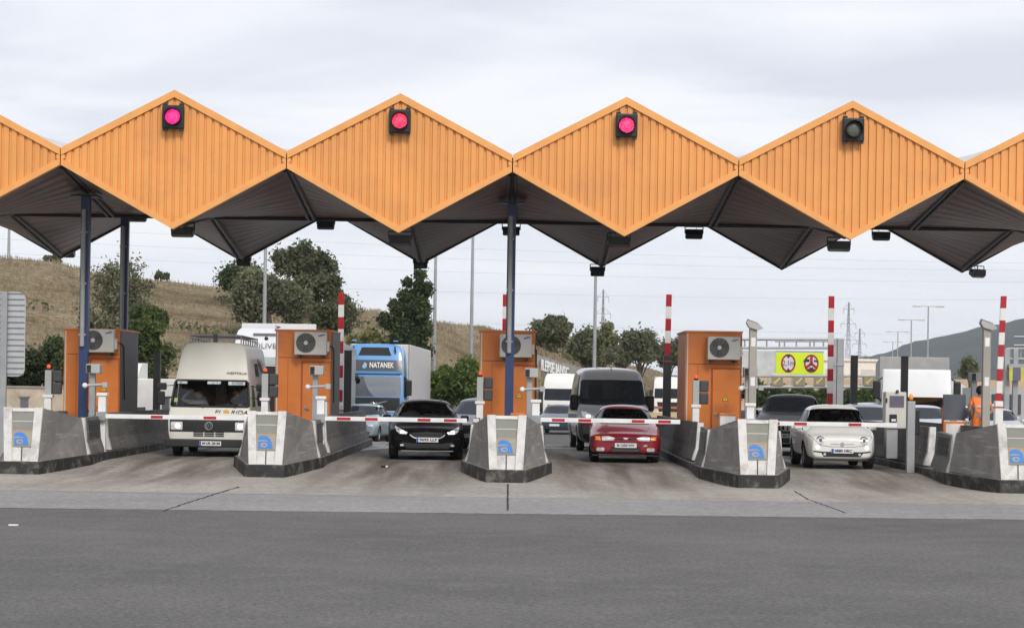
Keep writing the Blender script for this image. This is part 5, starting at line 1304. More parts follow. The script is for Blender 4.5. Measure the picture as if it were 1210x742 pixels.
# ================================================================== equipment on the islands
M_cam = mat('camera_grey', (.42, .43, .42), .45, var=.08)
def arm_mesh(x0, x1, y, z, reds, hh=.05):
    b = MB(); edges = [x0]
    for a, c in reds: edges += [a, c]
    edges.append(x1)
    b.box(x0, x1, y - .035, y + .035, z - hh, z + hh, M_white, .008)
    for a, c in reds: b.box(a, c, y - .038, y - .0355, z - hh * .66, z + hh * .62, M_red); b.box(a, c, y + .0355, y + .038, z - hh * .66, z + hh * .62, M_red)
    return b
def cap_post(b, x, y, h, m, w_=.085):
    b.box(x - w_, x + w_, y - w_, y + w_, 0, h, m, .008); b.box(x - w_ - .035, x + w_ + .035, y - w_ - .03, y + w_ + .03, h, h + .07, m, .01)
def barrier(x, D, label, px0, px1, pz, reds):
    r = thing('barrier_gate', label, 'barrier', (x, D, gz(D)), 0, 'lowered barrier arms')
    b = MB(); cap_post(b, 0, 0, 1.43, M_white); b.build('post', r)
    X0, X1 = at(px0, 495, D)[0] - x, at(px1, 495, D)[0] - x
    rd = [(at(a, 495, D)[0] - x, at(c, 495, D)[0] - x) for a, c in reds]
    Z = at((px0 + px1) / 2, pz, D - .16)[1] - gz(D)
    o = arm_mesh(X0, X1, -.16, Z, rd).build('arm', r)
    k = MB(); k.box(-.11, .11, -.21, -.10, Z - .10, Z + .10, M_steel, .01); k.build('pivot', r)
    return r
def X_(px, D, y=495): return at(px, y, D)[0]
barrier(X_(121, 45.9), 45.9, 'white and red barrier arm lowered in front of the cream camper van', 118, 312, 493, [(180, 194), (242, 257)])
barrier(X_(379, 45.9), 45.9, 'white and red barrier arm lowered in front of the black hatchback', 376, 552, 495.5, [(399, 415), (432, 447), (494, 509), (525, 540)])
barrier(X_(633, 45.9), 45.9, 'white and red barrier arm lowered in front of the red car', 630, 803, 497, [(652, 667), (683, 698), (746, 761), (777, 792)])
barrier(X_(886, 45.6), 45.6, 'white and red barrier arm lowered in front of the small white car', 884, 1058, 501, [(905, 920), (937, 952), (1001, 1016)])
def lane_post(px, D, label, top=1.0, lit=True):
    x = X_(px, D, 480); r = thing('signal_post', label, 'signal post', (x, D, gz(D)), 0, 'signal posts on the islands')
    b = MB(); cap_post(b, 0, 0, 1.36, M_white, .08); b.build('post', r)
    b = MB(); b.box(-.075, .075, -.07, .07, 1.431, 2.0, M_cam, .008); b.build('upper_post', r)
    b = MB(); b.tube([(0, 0, 2.0), (0, 0, 2.05)], .05, M_black, 12); b.sphere((0, 0, 2.08), (.045, .045, .06), M_redlamp if lit else M_amber, 12); b.build('beacon', r)
    b = MB(); b.box(.085, .30, -.03, .12, 1.73, 2.0, M_dgrey, .03); b.box(.085, .30, -.03, .12, 1.44, 1.715, M_dgrey, .03); b.box(.076, .086, .0, .08, 1.5, 1.9, M_black); b.build('signal_head', r)
lane_post(57, 47.6, 'white and grey signal post with red beacon before the dark bushes, at the left')
lane_post(313, 48.0, 'white and grey signal post with red beacon beside the camper van mirrors')
lane_post(567, 48.2, 'white and grey signal post with two dark boxes left of the central navy column')
lane_post(822, 48.0, 'white and grey signal post with two dark boxes before the booth by the red car')
def camera_post(px, D, label, top_y=436, side=True):
    x, Z = at(px, top_y, D); g = gz(D) + .25; H = Z - g
    r = thing('camera_post', label, 'camera post', (x, D, g), 0, 'camera posts on the islands')
    b = MB(); b.box(-.065, .065, -.065, .065, 0, H - .2, M_steel, .01); b.build('post', r)
    h = MB(); h.box(-.12, .20, -.22, .12, H - .20, H + .02, M_cam, .02); hd = h.build('camera_head', r)
    l = MB(); l.disc((-.05, -.221, H - .06), .045, 'y', -.012, M_black, 16); l.disc((-.05, -.221, H - .14), .03, 'y', -.012, M_black, 16); l.box(-.105, -.0, -.223, -.219, H - .185, H - .005, M_dgrey); l.build('lens', hd)
    if not side: return
    a = MB(); a.tube([(-.15, -.05, H - .48), (.30, -.05, H - .45)], .035, M_cam, 8); a.sphere((-.17, -.05, H - .48), .065, M_white, 12); a.box(.24, .36, -.1, .03, H - .52, H - .40, M_cam, .01); a.build('side_arm', r)
camera_post(110, 47.0, 'camera on a grey post with white ball, before the booth beside the leafy tree', 431)
camera_post(373, 47.2, 'camera on a grey post before the booth beside the camper van', 433)
camera_post(626, 47.4, 'camera on a grey post with white ball, right of the central navy column', 436)
camera_post(884, 47.8, 'short grey camera post standing behind the tall one beside the booth by the red car', 435)
camera_post(1151, 50.2, 'camera on a grey post behind the head of the orange vested worker', 441, False)
def tall_post(px, D, y, label):
    x, Z = at(px, y, D); g = gz(D) + .25; H = Z - g
    r = thing('camera_mast', label, 'camera mast', (x, D, g), 0, 'tall camera masts')
    b = MB(); b.box(-.085, .085, -.08, .08, 0, H - .12, mat('mast_beige', (.34, .32, .28), .5, var=.08), .01)
    for z in (H - .55, H - 1.45): b.box(-.05, .05, -.086, -.081, z, z + .2, M_white)
    b.build('mast', r)
    h = MB(); h.prism([(-.16, H - .02), (-.13, H + .06), (.10, H - .02), (.22, H - .14), (.10, H - .18), (-.10, H - .12)], 'y', -.14, .10, M_cam); hd = h.build('camera_head', r)
    l = MB(); l.prism([(-.13, H + .062), (.10, H - .018), (.10, H - .008), (-.13, H + .075)], 'y', -.16, .12, M_white); l.build('sun_cover', hd)
tall_post(890, 46.4, 381, 'tall beige camera mast beside the booth by the red car')
tall_post(1166, 46.4, 381, 'tall beige camera mast in front of the orange vested worker')
def notice(px, D, y0, y1, w_, label):
    x, Z1 = at(px, y0, D); _, Z0 = at(px, y1, D); g = gz(D) + .25
    r = thing('notice_cabinet', label, 'cabinet', (x, D, g), 0, 'small cabinets on the islands')
    b = MB(); b.box(-w_ / 2, w_ / 2, 0, .3, 0, Z1 - g - .06, M_white, .01); b.build('cabinet_body', r)
    b = MB(); b.box(-w_ / 2 - .02, w_ / 2 + .02, -.02, .32, Z1 - g - .058, Z1 - g, M_booth, .01); b.build('lid', r)
notice(104, 47.8, 484, 500, .26, 'small white cabinet with orange lid beside the left navy column')
notice(378, 47.8, 471, 500, .34, 'small white cabinet with orange lid before the booth beside the camper van')
notice(612, 46.8, 488, 500, .30, 'small white cabinet with orange lid right of the central navy column foot')
notice(860, 47.5, 488, 500, .36, 'small white cabinet with orange lid before the booth by the red car')
# raised arms at the far end of the islands
def raised(px, y, D, lean, label, base_y):
    x, Z = at(px, y, D); g = gz(D); H = Z - g
    r = thing('raised_barrier', label, 'barrier', (x, D, g), 0, 'raised striped barrier arms')
    b = MB(); zb = at(px, base_y, D)[1] - g; z = H; k = 0; w_ = .085
    while z > zb + .1:
        z0 = max(zb, z - .37); off = lambda q: lean * (H - q)
        vs = [(off(q) + sx * w_, sy * .04, q) for q in (z0, z) for sx in (-1, 1) for sy in (-1, 1)]
        b.add(vs, [(0, 1, 3, 2), (4, 6, 7, 5), (0, 4, 5, 1), (2, 3, 7, 6), (0, 2, 6, 4), (1, 5, 7, 3)], M_red if k % 2 == 0 else M_white); z = z0; k += 1
    b.build('arm', r)
    c = MB(); xo = lean * (H - zb); c.box(xo - .12, xo + .12, -.12, .12, 0, zb, M_dgrey if base_y < 440 else M_white, .015); c.box(xo - .14, xo + .14, -.14, .14, max(.02, zb - .2), zb - .16, M_boothd); c.build('barrier_base', r)
raised(403.5, 346, 62, -.0, 'raised red and white striped arm beside the booth of the camper van lane', 478)
raised(597.5, 348, 62, -.0, 'raised red and white striped arm mostly hidden behind the central navy column', 470)
raised(790.5, 348, 62, -.01, 'raised striped arm on a dark base, left of the booth by the red car', 420)
raised(982.5, 350, 62, -.0, 'raised red and white striped arm in front of the gantry posts by the yellow sign', 478)
raised(1186, 350, 62, -.035, 'raised leaning striped arm at the right, before the far grey gantry', 474)
def guide_post(px, y, D, w_, label, m=M_dgrey):
    x, Z = at(px, y, D); r = MB(); r.box(-w_ / 2, w_ / 2, -.08, .08, 0, Z - gz(D) - .02, m, .01); r.box(-w_ / 2 - .02, w_ / 2 + .02, -.1, .1, Z - gz(D) - .018, Z - gz(D), m)
    o = r.build('steel_post', None, (x, D, gz(D))); tag(o, label, 'post', 'dark steel posts')
guide_post(186, 415, 60, .20, 'dark steel post between the leafy tree and the cream camper van')
guide_post(411.5, 414, 60, .22, 'dark steel post right of the striped arm beside the white lorry')
guide_post(1009.5, 420, 60, .20, 'dark steel post above the small white car')
guide_post(1069, 421, 60, .20, 'dark steel post beside the orange topped post and ticket machine')
# ticket machine, beacon post and board by the worker's lane
D = 47.2; x, Z = at(1059, 463, D); g = gz(D) + .25
r = thing('ticket_machine', 'pale ticket machine with a grey screen on the island by the small white car', 'ticket machine', (x, D, g))
H = Z - g
b = MB(); b.box(-.24, .24, 0, .4, H - .85, H, M_cream, .02); b.box(-.2, .06, .05, .35, 0, H - .852, M_steel, .01); b.build('casing', r)
b = MB(); b.box(-.15, .18, -.02, -.001, H - .35, H - .09, mat('screen_grey', (.13, .12, .17), .2)); b.build('screen', r)
b = MB(); b.box(-.15, .02, -.03, -.001, H - .70, H - .52, M_black, .01); b.box(-.11, -.01, -.05, -.031, H - .68, H - .63, M_white); b.build('ticket_slot', r)
b = MB(); b.sphere((.02, -.03, H + .01), (.04, .04, .04), M_dgrey, 8); b.box(-.245, -.21, -.04, 0, H - .25, H - .15, M_black); b.build('camera_eye', r)
D = 45.4; x, Z = at(1076.5, 474, D); g = gz(D)
r = thing('beacon_post', 'plain concrete grey post with small orange lamp beside the ticket machine', 'post', (x, D, g))
b = MB(); b.box(-.085, .085, -.08, .08, .0, Z - g, M_steel, .01); b.build('post', r)
b = MB(); b.tube([(0, 0, Z - g), (0, 0, Z - g + .03)], .055, M_black, 12); b.sphere((0, 0, Z - g + .09), (.05, .05, .075), M_amber, 12); b.build('beacon', r)
b = MB(); b.box(.09, .20, .0, .12, Z - g - .75, Z - g - .18, M_black, .02); b.build('signal_head', r)
D = 48.6; x, Z = at(1128, 466, D); g = gz(D) + .25
r = thing('notice_board', 'dark grey board above an orange framed white poster, left of the worker', 'notice board', (x, D, g))
H = Z - g; b = MB(); b.box(-.27, .27, 0, .06, H - .62, H, mat('board_slate', (.10, .11, .14), .5), .01); b.box(-.29, -.24, .01, .07, 0, H - .3, M_boothd); b.build('board', r)
b = MB(); b.box(-.27, .29, -.05, -.001, .2, H - .64, M_booth, .01); b.box(-.21, .22, -.056, -.051, .22, H - .70, M_white); b.build('poster', r)
# grey ribbed back of a road sign at the far left
D = 46.5; xr, Zt = at(30, 345, D); _, Zb = at(30, 445, D); g = gz(D)
r = thing('road_sign', 'grey ribbed back of a large road sign on a post at the left edge', 'road sign', (at(5, 400, D)[0], D, g))
b = MB(); xl = -1.4; x1 = xr - r.location.x; zz0, zz1 = Zb - g, Zt - g
b.prism([(xl, zz0), (x1 - .15, zz0), (x1 - .04, zz0 + .04), (x1, zz0 + .15), (x1, zz1 - .15), (x1 - .04, zz1 - .04), (x1 - .15, zz1), (xl, zz1)], 'y', .05, .07, mat('sign_back', (.50, .52, .53), .4, metal=.4, var=.08))
nr = 15
for k in range(nr):
    z = zz0 + .06 + (zz1 - zz0 - .1) * k / (nr - 1); b.box(xl, x1 - .02, .028, .05, z - .012, z + .012, M_mgrey)
b.build('sign_panel', r)
b = MB(); b.box(-.07, .07, -.06, .03, 0, zz1, M_steel, .008); b.build('post', r)

# ---- worker in an orange vest, seen from behind
D = 48.3; x, _ = at(1158, 480, D); g = gz(D) + .26
tr_navy = cloth('navy_work', (.03, .035, .06)); vest = mat('vest_orange', (.95, .22, .035), .6, var=.10, scale=7, bump=.3, bscale=16, emit=None)
J = dict(pelvis=(0, 0, .93), belly=(0, .01, 1.08), chest=(0, .02, 1.28), neck=(0, .01, 1.46), chin=(-.005, -.005, 1.515), head=(-.01, -.01, 1.59), crown=(-.01, 0, 1.66))
for s, k in (('_l', 1), ('_r', -1)):
    J['shoulder' + s] = (k * .175, .01, 1.40); J['hip' + s] = (k * .10, 0, .88); J['knee' + s] = (k * .11, -.02, .48); J['ankle' + s] = (k * .115, .02, .07); J['toe' + s] = (k * .13, -.14, .03)
J.update(elbow_l=(.27, .02, 1.14), wrist_l=(.20, -.16, 1.0), palm_l=(.17, -.22, .98), elbow_r=(-.28, .08, 1.13), wrist_r=(-.10, .20, 1.02), palm_r=(-.03, .21, .99))
J['_sleeve'] = .5; J['_face'] = (-.25, -1, 0)
J['_long'] = 1
wk = person('worker in an orange vest seen from behind, one hand behind the back', (x, D, g), math.pi, J, (vest, tr_navy, SKIN2), 'bun', scale=1.0)
b = MB()
def torso_band(z, h, rx, ry):
    pts = [(rx * math.cos(t), .012 + ry * math.sin(t)) for t in [2 * math.pi * i / 28 for i in range(28)]]
    b.add([(px_, py_, z - h) for px_, py_ in pts] + [(px_, py_, z + h) for px_, py_ in pts], [(i, (i + 1) % 28, (i + 1) % 28 + 28, i + 28) for i in range(28)], mat('reflective_band', (.62, .55, .45), .3), True)
torso_band(1.23, .03, .188, .150)
b.build('reflective_band', wk, fix=False)

# ================================================================== terrain and background
def hill_ridge(px):      # skyline of the dry hill in the photograph
    K = [(-400, 300), (-100, 296), (0, 304), (60, 309), (110, 322), (200, 332), (250, 338), (350, 352), (430, 366), (520, 380), (565, 386), (620, 396), (660, 408), (700, 424), (740, 432), (800, 436), (1000, 440), (1600, 442)]
    for i in range(len(K) - 1):
        if K[i][0] <= px <= K[i + 1][0]:
            t = (px - K[i][0]) / (K[i + 1][0] - K[i][0]); t = t * t * (3 - 2 * t); return K[i][1] + (K[i + 1][1] - K[i][1]) * t
    return K[0][1] if px < 0 else K[-1][1]
random.seed(3)
def fbm(x, y): 
    from mathutils import noise
    return noise.fractal(Vector((x, y, 1.7)), 1.0, 2.1, 5)
def hill_base(X):        # where the slope starts (the motorway bends away to the right)
    return 92 + (X + 12) * 4.2 if X > -12 else (92 if X > -24 else 92 - min(18, (-24 - X) * 1.1))
def hz_(X, D):
    b0 = hill_base(X); cr = b0 + 60
    px = 605 + (X) * F / cr; zc = at(px, hill_ridge(px), cr)[1]
    if px > 760: zc *= max(0, 1 - (px - 760) / 200)
    t = min(1, max(0, (D - b0) / 60))
    prof = .28 * min(1, t / .10) + .72 * (t ** 1.15) if X < 4 else t
    prof = min(1, prof)
    z = -.35 + (zc + .35) * prof + fbm(X * .06, D * .06) * .55 * min(1, t * 5) * (1 - .7 * t)
    if 1.0 < X < 9 and D > b0 + .4: z = max(z, 5.2 - (X - 1.75) * .36)
    if D > cr: z = max(.5, zc - (D - cr) * .02)
    return z
M_hill = bpy.data.materials.new('dry_grass_slope'); M_hill.use_nodes = True
nt = M_hill.node_tree; N = nt.nodes; L = nt.links; bs = N['Principled BSDF']
tc = N.new('ShaderNodeTexCoord'); n1 = N.new('ShaderNodeTexNoise'); n1.inputs['Scale'].default_value = .16; n1.inputs['Detail'].default_value = 8; n1.inputs['Roughness'].default_value = .7
mp = N.new('ShaderNodeMapping'); mp.inputs['Scale'].default_value = (.6, 1, 2.0); L.new(tc.outputs['Object'], mp.inputs[0]); L.new(mp.outputs[0], n1.inputs['Vector'])
cr = N.new('ShaderNodeValToRGB'); L.new(n1.outputs['Fac'], cr.inputs[0]); e = cr.color_ramp.elements
e[0].position = .37; e[0].color = (.105, .085, .048, 1); e[1].position = .66; e[1].color = (.31, .25, .162, 1)
q = e.new(.44); q.color = (.215, .162, .095, 1); q = e.new(.53); q.color = (.235, .188, .12, 1)
n2 = N.new('ShaderNodeTexNoise'); n2.inputs['Scale'].default_value = 2.5; n2.inputs['Detail'].default_value = 5; L.new(tc.outputs['Object'], n2.inputs['Vector'])
mr = N.new('ShaderNodeMapRange'); mr.inputs[1].default_value = .3; mr.inputs[2].default_value = .7; mr.inputs[3].default_value = .6; mr.inputs[4].default_value = 1.35; L.new(n2.outputs['Fac'], mr.inputs[0])
mx = N.new('ShaderNodeMix'); mx.data_type = 'RGBA'; mx.blend_type = 'MULTIPLY'; mx.inputs[0].default_value = 1; L.new(cr.outputs[0], mx.inputs[6]); L.new(mr.outputs[0], mx.inputs[7])
L.new(mx.outputs[2], bs.inputs['Base Color']); bs.inputs['Roughness'].default_value = .95; bs.inputs['Specular IOR Level'].default_value = .1
bp = N.new('ShaderNodeBump'); bp.inputs['Strength'].default_value = .9; bp.inputs['Distance'].default_value = .35; L.new(n2.outputs['Fac'], bp.inputs['Height']); L.new(bp.outputs[0], bs.inputs['Normal'])
# flat ground out to the horizon, with the asphalt road on it
b = MB(); vs = []; g_ = [-3500, -900, -300, -100, 0, 100, 300, 900, 3500]; gy = [-60, 72, 140, 300, 700, 1500, 2600]
for y in gy: vs += [(x, y, -.40) for x in g_]
b.add(vs, [(j * 9 + i, j * 9 + i + 1, (j + 1) * 9 + i + 1, (j + 1) * 9 + i) for j in range(6) for i in range(8)], M_hill); tag(b.build('ground', fix=False), kind='structure')
b = MB(); vs = []; nx = 20
ysr = [72, 74, 76, 78, 80, 82, 84, 90, 100, 120, 150, 200, 260, 340]
for y in ysr:
    bend = .0016 * max(0, y - 70) ** 2
    for i in range(nx + 1): vs.append((-26 + bend * .9 + (68) * i / nx, y, gz(y)))
b.add(vs, [(j * (nx + 1) + i, j * (nx + 1) + i + 1, (j + 1) * (nx + 1) + i + 1, (j + 1) * (nx + 1) + i) for j in range(len(ysr) - 1) for i in range(nx)], G_road, True); tag(b.build('road', fix=False), kind='structure')
b = MB()       # diagonal white markings in the lane behind the barriers
for (xa, ya, xb, yb, wd) in ((-4.2, 55, -2.9, 61, .5), (-4.2, 60, -3.0, 60.6, .4), (1.0, 60, 4.2, 60.6, .5), (-4.4, 57, -3.2, 61.5, .3)):
    d = Vector((xb - xa, yb - ya, 0)).normalized(); n_ = Vector((-d.y, d.x, 0)) * wd / 2
    b.add([(xa - n_.x, ya - n_.y, gz(ya) + .006), (xa + n_.x, ya + n_.y, gz(ya) + .006), (xb + n_.x, yb + n_.y, gz(yb) + .006), (xb - n_.x, yb - n_.y, gz(yb) + .006)], [(0, 1, 2, 3)], M_wworn)
tag(b.build('road_markings', fix=False), kind='structure')
b = MB(); vs = []; nX, nD = 120, 46
for j in range(nD + 1):
    for i in range(nX + 1):
        X = -150 + 205 * i / nX; b0 = hill_base(X); D = b0 - 1 + (75 if j < nD else 240) * j / nD
        vs.append((X, D, hz_(X, D)))
b.add(vs, [(j * (nX + 1) + i, j * (nX + 1) + i + 1, (j + 1) * (nX + 1) + i + 1, (j + 1) * (nX + 1) + i) for j in range(nD) for i in range(nX)], M_hill, True)
tag(b.build('dry_hill', fix=False), kind='structure')

# leaves: many small quads through the crown's volume
def leaf_mat(name, a, c, dead=None):
    m = bpy.data.materials.new(name); m.use_nodes = True; nt = m.node_tree; N = nt.nodes; L = nt.links; bs = N['Principled BSDF']
    at_ = N.new('ShaderNodeAttribute'); at_.attribute_name = 'tone'
    mx = N.new('ShaderNodeMix'); mx.data_type = 'RGBA'; L.new(at_.outputs['Fac'], mx.inputs[0]); mx.inputs[6].default_value = (*a, 1); mx.inputs[7].default_value = (*c, 1)
    L.new(mx.outputs[2], bs.inputs['Base Color']); bs.inputs['Roughness'].default_value = .6; bs.inputs['Specular IOR Level'].default_value = .25
    tl = N.new('ShaderNodeBsdfTranslucent'); L.new(mx.outputs[2], tl.inputs[0]); ms = N.new('ShaderNodeMixShader'); ms.inputs[0].default_value = .3
    L.new(bs.outputs[0], ms.inputs[1]); L.new(tl.outputs[0], ms.inputs[2]); L.new(ms.outputs[0], N['Material Output'].inputs[0]); return m
LM = dict(dark=leaf_mat('leaf_dark', (.038, .055, .022), (.105, .135, .05)), mid=leaf_mat('leaf_mid', (.050, .075, .024), (.125, .165, .052)),
          olive=leaf_mat('leaf_olive', (.075, .088, .042), (.175, .190, .10)), grey=leaf_mat('leaf_greygreen', (.105, .115, .062), (.215, .225, .13)),
          bright=leaf_mat('leaf_bright', (.070, .115, .024), (.17, .235, .06)), yellow=leaf_mat('leaf_yellow', (.13, .14, .05), (.25, .25, .10)), dry=leaf_mat('grass_dry', (.135, .11, .068), (.32, .268, .175)))
M_bark = mat('bark', (.075, .058, .045), .9, var=.3, scale=6, bump=.6, bscale=15)
rng = np.random.default_rng(11)
def leaf_cloud(name, pts, size, m, parent=None, tone=None, upright=False):
    n = len(pts); c = np.asarray(pts, float)
    a = rng.normal(size=(n, 3)); a /= np.linalg.norm(a, axis=1, keepdims=True)
    if upright: a = np.stack([rng.normal(0, .18, n), rng.normal(0, .18, n), np.ones(n)], 1)
    b_ = rng.normal(size=(n, 3)); b_ -= (b_ * a).sum(1, keepdims=True) * a; b_ /= np.linalg.norm(b_, axis=1, keepdims=True)
    s = size * rng.uniform(.55, 1.3, (n, 1)); wd = .16 if upright else .52
    V = np.stack([c - a * s, c + b_ * s * wd, c + a * s, c - b_ * s * wd], 1).reshape(-1, 3)
    me = bpy.data.meshes.new(name); me.vertices.add(4 * n); me.vertices.foreach_set('co', V.ravel()); me.loops.add(4 * n); me.polygons.add(n)
    me.loops.foreach_set('vertex_index', np.arange(4 * n, dtype=np.int32)); me.polygons.foreach_set('loop_start', np.arange(0, 4 * n, 4, dtype=np.int32)); me.polygons.foreach_set('loop_total', np.full(n, 4, np.int32))
    t = rng.uniform(0, 1, n) if tone is None else np.clip(tone + rng.normal(0, .10, n), 0, 1)
    at_ = me.attributes.new('tone', 'FLOAT', 'FACE'); at_.data.foreach_set('value', t.astype(np.float32))
    me.materials.append(m); me.update(); me.validate(); o = bpy.data.objects.new(name, me); COL.objects.link(o)
    if parent: o.parent = parent
    return o
def tree(px, y_top, y_base, D, rw_px, label, m, blobs=14, leaves=5200, leaf=.16, trunk=.16, name='tree', group=None, lobes=None, open_=.0, base_z=None, cat='tree'):
    """crown between y_top and y_base in the photograph, half width rw_px, standing at distance D"""
    s = F / D; x, zt = at(px, y_top, D); _, zb = at(px, y_base, D); z0 = base_z if base_z is not None else hz_(x, D) if D > 88 else gz(D) - .1
    rw = rw_px / s; zb = max(zb, z0 + .1); h = zt - zb
    r = thing(name, label, cat, (x, D, z0), 0, group)
    global rng
    rng = np.random.default_rng(int(px * 7 + D * 3 + y_top))
    lob = lobes or [(0, 0, 1, 1)]
    blobs = int(blobs * 2.4); C = []
    for (lx, lz, lw, lh) in lob:
        for k in range(max(3, int(blobs / len(lob)))):
            d = rng.normal(size=3); d /= np.linalg.norm(d); q = rng.uniform(0, 1) ** .5 * .86
            C.append((lx * rw + d[0] * q * rw * lw, d[1] * q * rw * lw * .8, (zb - z0) + h * (.5 + lz * .5) + d[2] * q * h * .5 * lh, rng.uniform(.22, .44) * min(rw * lw, h * .55 * lh)))
    pts = []; tone = []
    for (cx, cy, cz, cr_) in C:
        n = int(leaves * 2.9 / len(C)); d = rng.normal(size=(n, 3)); d /= np.linalg.norm(d, axis=1, keepdims=True)
        rr = cr_ * (rng.uniform(0, 1, (n, 1)) ** (.45)) * (1 + .30 * np.abs(rng.normal(size=(n, 1))) ** 1.4)
        p = np.array([cx, cy, cz]) + d * rr; pts.append(p); tone.append(np.full(n, rng.uniform(.15, .85)))
    pts = np.concatenate(pts); tone = np.concatenate(tone); ok = pts[:, 2] > .05
    leaf_cloud('crown', pts[ok], leaf * .64, LM[m], r, tone[ok])
    b = MB(); tt = (zb - z0) + h * .55
    b.tube([(0, 0, -.2), (.03 * rw, 0, tt * .35), (-.02 * rw, .02, tt * .7), (0, 0, tt)], [trunk, trunk * .8, trunk * .6, trunk * .3], M_bark, 8)
    for (cx, cy, cz, cr_) in C[:12]:
        f = rng.uniform(.25, .6); b.tube([(0, 0, tt * f), (cx * .5, cy * .5, tt * f + (cz - tt * f) * .6), (cx, cy, cz)], [trunk * .45, trunk * .3, trunk * .1], M_bark, 6)
    b.build('trunk', r)
    return r
tree(137, 303, 470, 93, 52, 'open crowned tree with bare twigs showing, behind the left navy columns', 'grey', 22, 3300, .14, .13, lobes=[(-.5, .1, .55, .6), (0, .5, .7, .5), (.5, .2, .55, .6), (0, -.2, .8, .6)])
tree(176, 352, 480, 82, 27, 'dense fresh green tree right of the left booth', 'mid', 16, 7500, .14, .12, lobes=[(0, .45, .8, .55), (.1, -.3, 1, .6)])
tree(48, 390, 476, 80, 34, 'dark leafy bush with a lighter shoot, right behind the red beacon post', 'dark', 14, 7000, .14, .1, name='bush', cat='bush', lobes=[(-.3, 0, .8, .9), (.5, .2, .6, .8)])
tree(-2, 405, 476, 79, 34, 'dark leafy bush behind the grey back of the road sign', 'dark', 12, 5000, .14, .1, name='bush', cat='bush')
tree(86, 400, 476, 79, 20, 'dark leafy bush against the left flank of the left booth', 'dark', 10, 3800, .14, .1, name='bush', cat='bush')
tree(128, 420, 480, 84, 22, 'low green bush seen just behind the left booth roof line', 'dark', 10, 3600, .14, .1, name='bush', cat='bush')
tree(287, 305, 352, 140, 26, 'dark round tree on the hill, nearest the white lorry', 'dark', 12, 4200, .24, .2)
tree(362, 290, 400, 138, 46, 'tall broad grey green tree behind the light pole over the camper van booth', 'olive', 20, 8000, .24, .24, lobes=[(0, .5, .9, .5), (.2, -.2, .8, .6)])
tree(318, 318, 398, 122, 46, 'lower pale olive tree in front of the round dark one on the hill', 'grey', 18, 7000, .20, .2, lobes=[(-.3, .1, .7, .8), (.45, -.1, .6, .7)])
tree(396, 345, 402, 124, 26, 'feathery grey green tree just left of the striped raised arm', 'olive', 12, 3600, .19, .15)
tree(483, 309, 484, 104, 33, 'tall dark tree with two tops behind the blue lorry', 'dark', 26, 10500, .17, .2, lobes=[(.22, .62, .55, .42), (.25, .3, .65, .55), (-.42, .1, .55, .5), (-.2, -.2, .8, .6), (.15, -.4, .95, .7), (.25, 0, .75, .6)])
tree(437, 392, 420, 112, 26, 'yellowish green bushes on the bank above the blue lorry cab', 'yellow', 10, 2600, .2, .1, name='bush', cat='bush')
tree(548, 424, 482, 100, 28, 'bright green bush left of the central orange booth', 'bright', 14, 6000, .16, .1, name='bush', cat='bush')
tree(525, 432, 482, 101, 18, 'bright green bush at the foot of the tall dark tree', 'bright', 10, 3600, .16, .1, name='bush', cat='bush')
tree(651, 370, 410, 168, 25, 'grey green olive tree on the bank above the graffiti wall', 'grey', 14, 4200, .28, .2)
tree(694, 389, 432, 185, 23, 'dark olive tree beside the lamp mast over the grey van', 'olive', 12, 4000, .28, .2)
tree(713, 372, 448, 230, 17, 'pale yellow slender tree in front of the far pylon', 'yellow', 14, 2400, .36, .2, open_=.3, base_z=0)
tree(757, 390, 432, 205, 24, 'olive green tree right of the pale yellow one', 'olive', 12, 4200, .30, .2, base_z=1.5)
tree(735, 408, 434, 215, 18, 'small grey green tree between the yellow tree and the olive one', 'grey', 10, 2600, .30, .2, base_z=1.5)
tree(790, 400, 432, 208, 20, 'olive green tree half hidden by the striped arm beside the red car booth', 'olive', 10, 3200, .30, .2, base_z=1.5)
for k, (px, yt, w_, m, lb) in enumerate(((893, 452, 18, 'dark', 'dark hedge bush below the grey sign panel'), (920, 455, 20, 'dark', 'dark hedge bush below the yellow sign, its left half'), (948, 456, 20, 'mid', 'green hedge bush below the yellow sign, its right half'),
                                  (972, 458, 16, 'mid', 'green hedge bush beside the gantry posts'), (1022, 455, 18, 'bright', 'yellow green bush beside the dark post above the small white car'), (1040, 452, 12, 'yellow', 'yellowish bush touching the grey tarpaulin lorry'), (1000, 462, 14, 'mid', 'low green bush right of the gantry posts'))):
    tree(px, yt, 480, 128, w_, lb, m, 10, 2800, .2, .1, name='bush', cat='bush', base_z=0)
tree(1146, 424, 446, 190, 12, 'round olive tree standing alone on the tan field', 'olive', 8, 2400, .26, .16, base_z=2.2)
tree(62, 299, 312, 148, 13, 'low dark shrub on the skyline near the left edge', 'olive', 6, 900, .22, .08, name='bush', cat='bush')
tree(190, 321, 336, 150, 11, 'low brown green shrub on the skyline above the leafy tree', 'olive', 6, 800, .22, .08, name='bush', cat='bush')
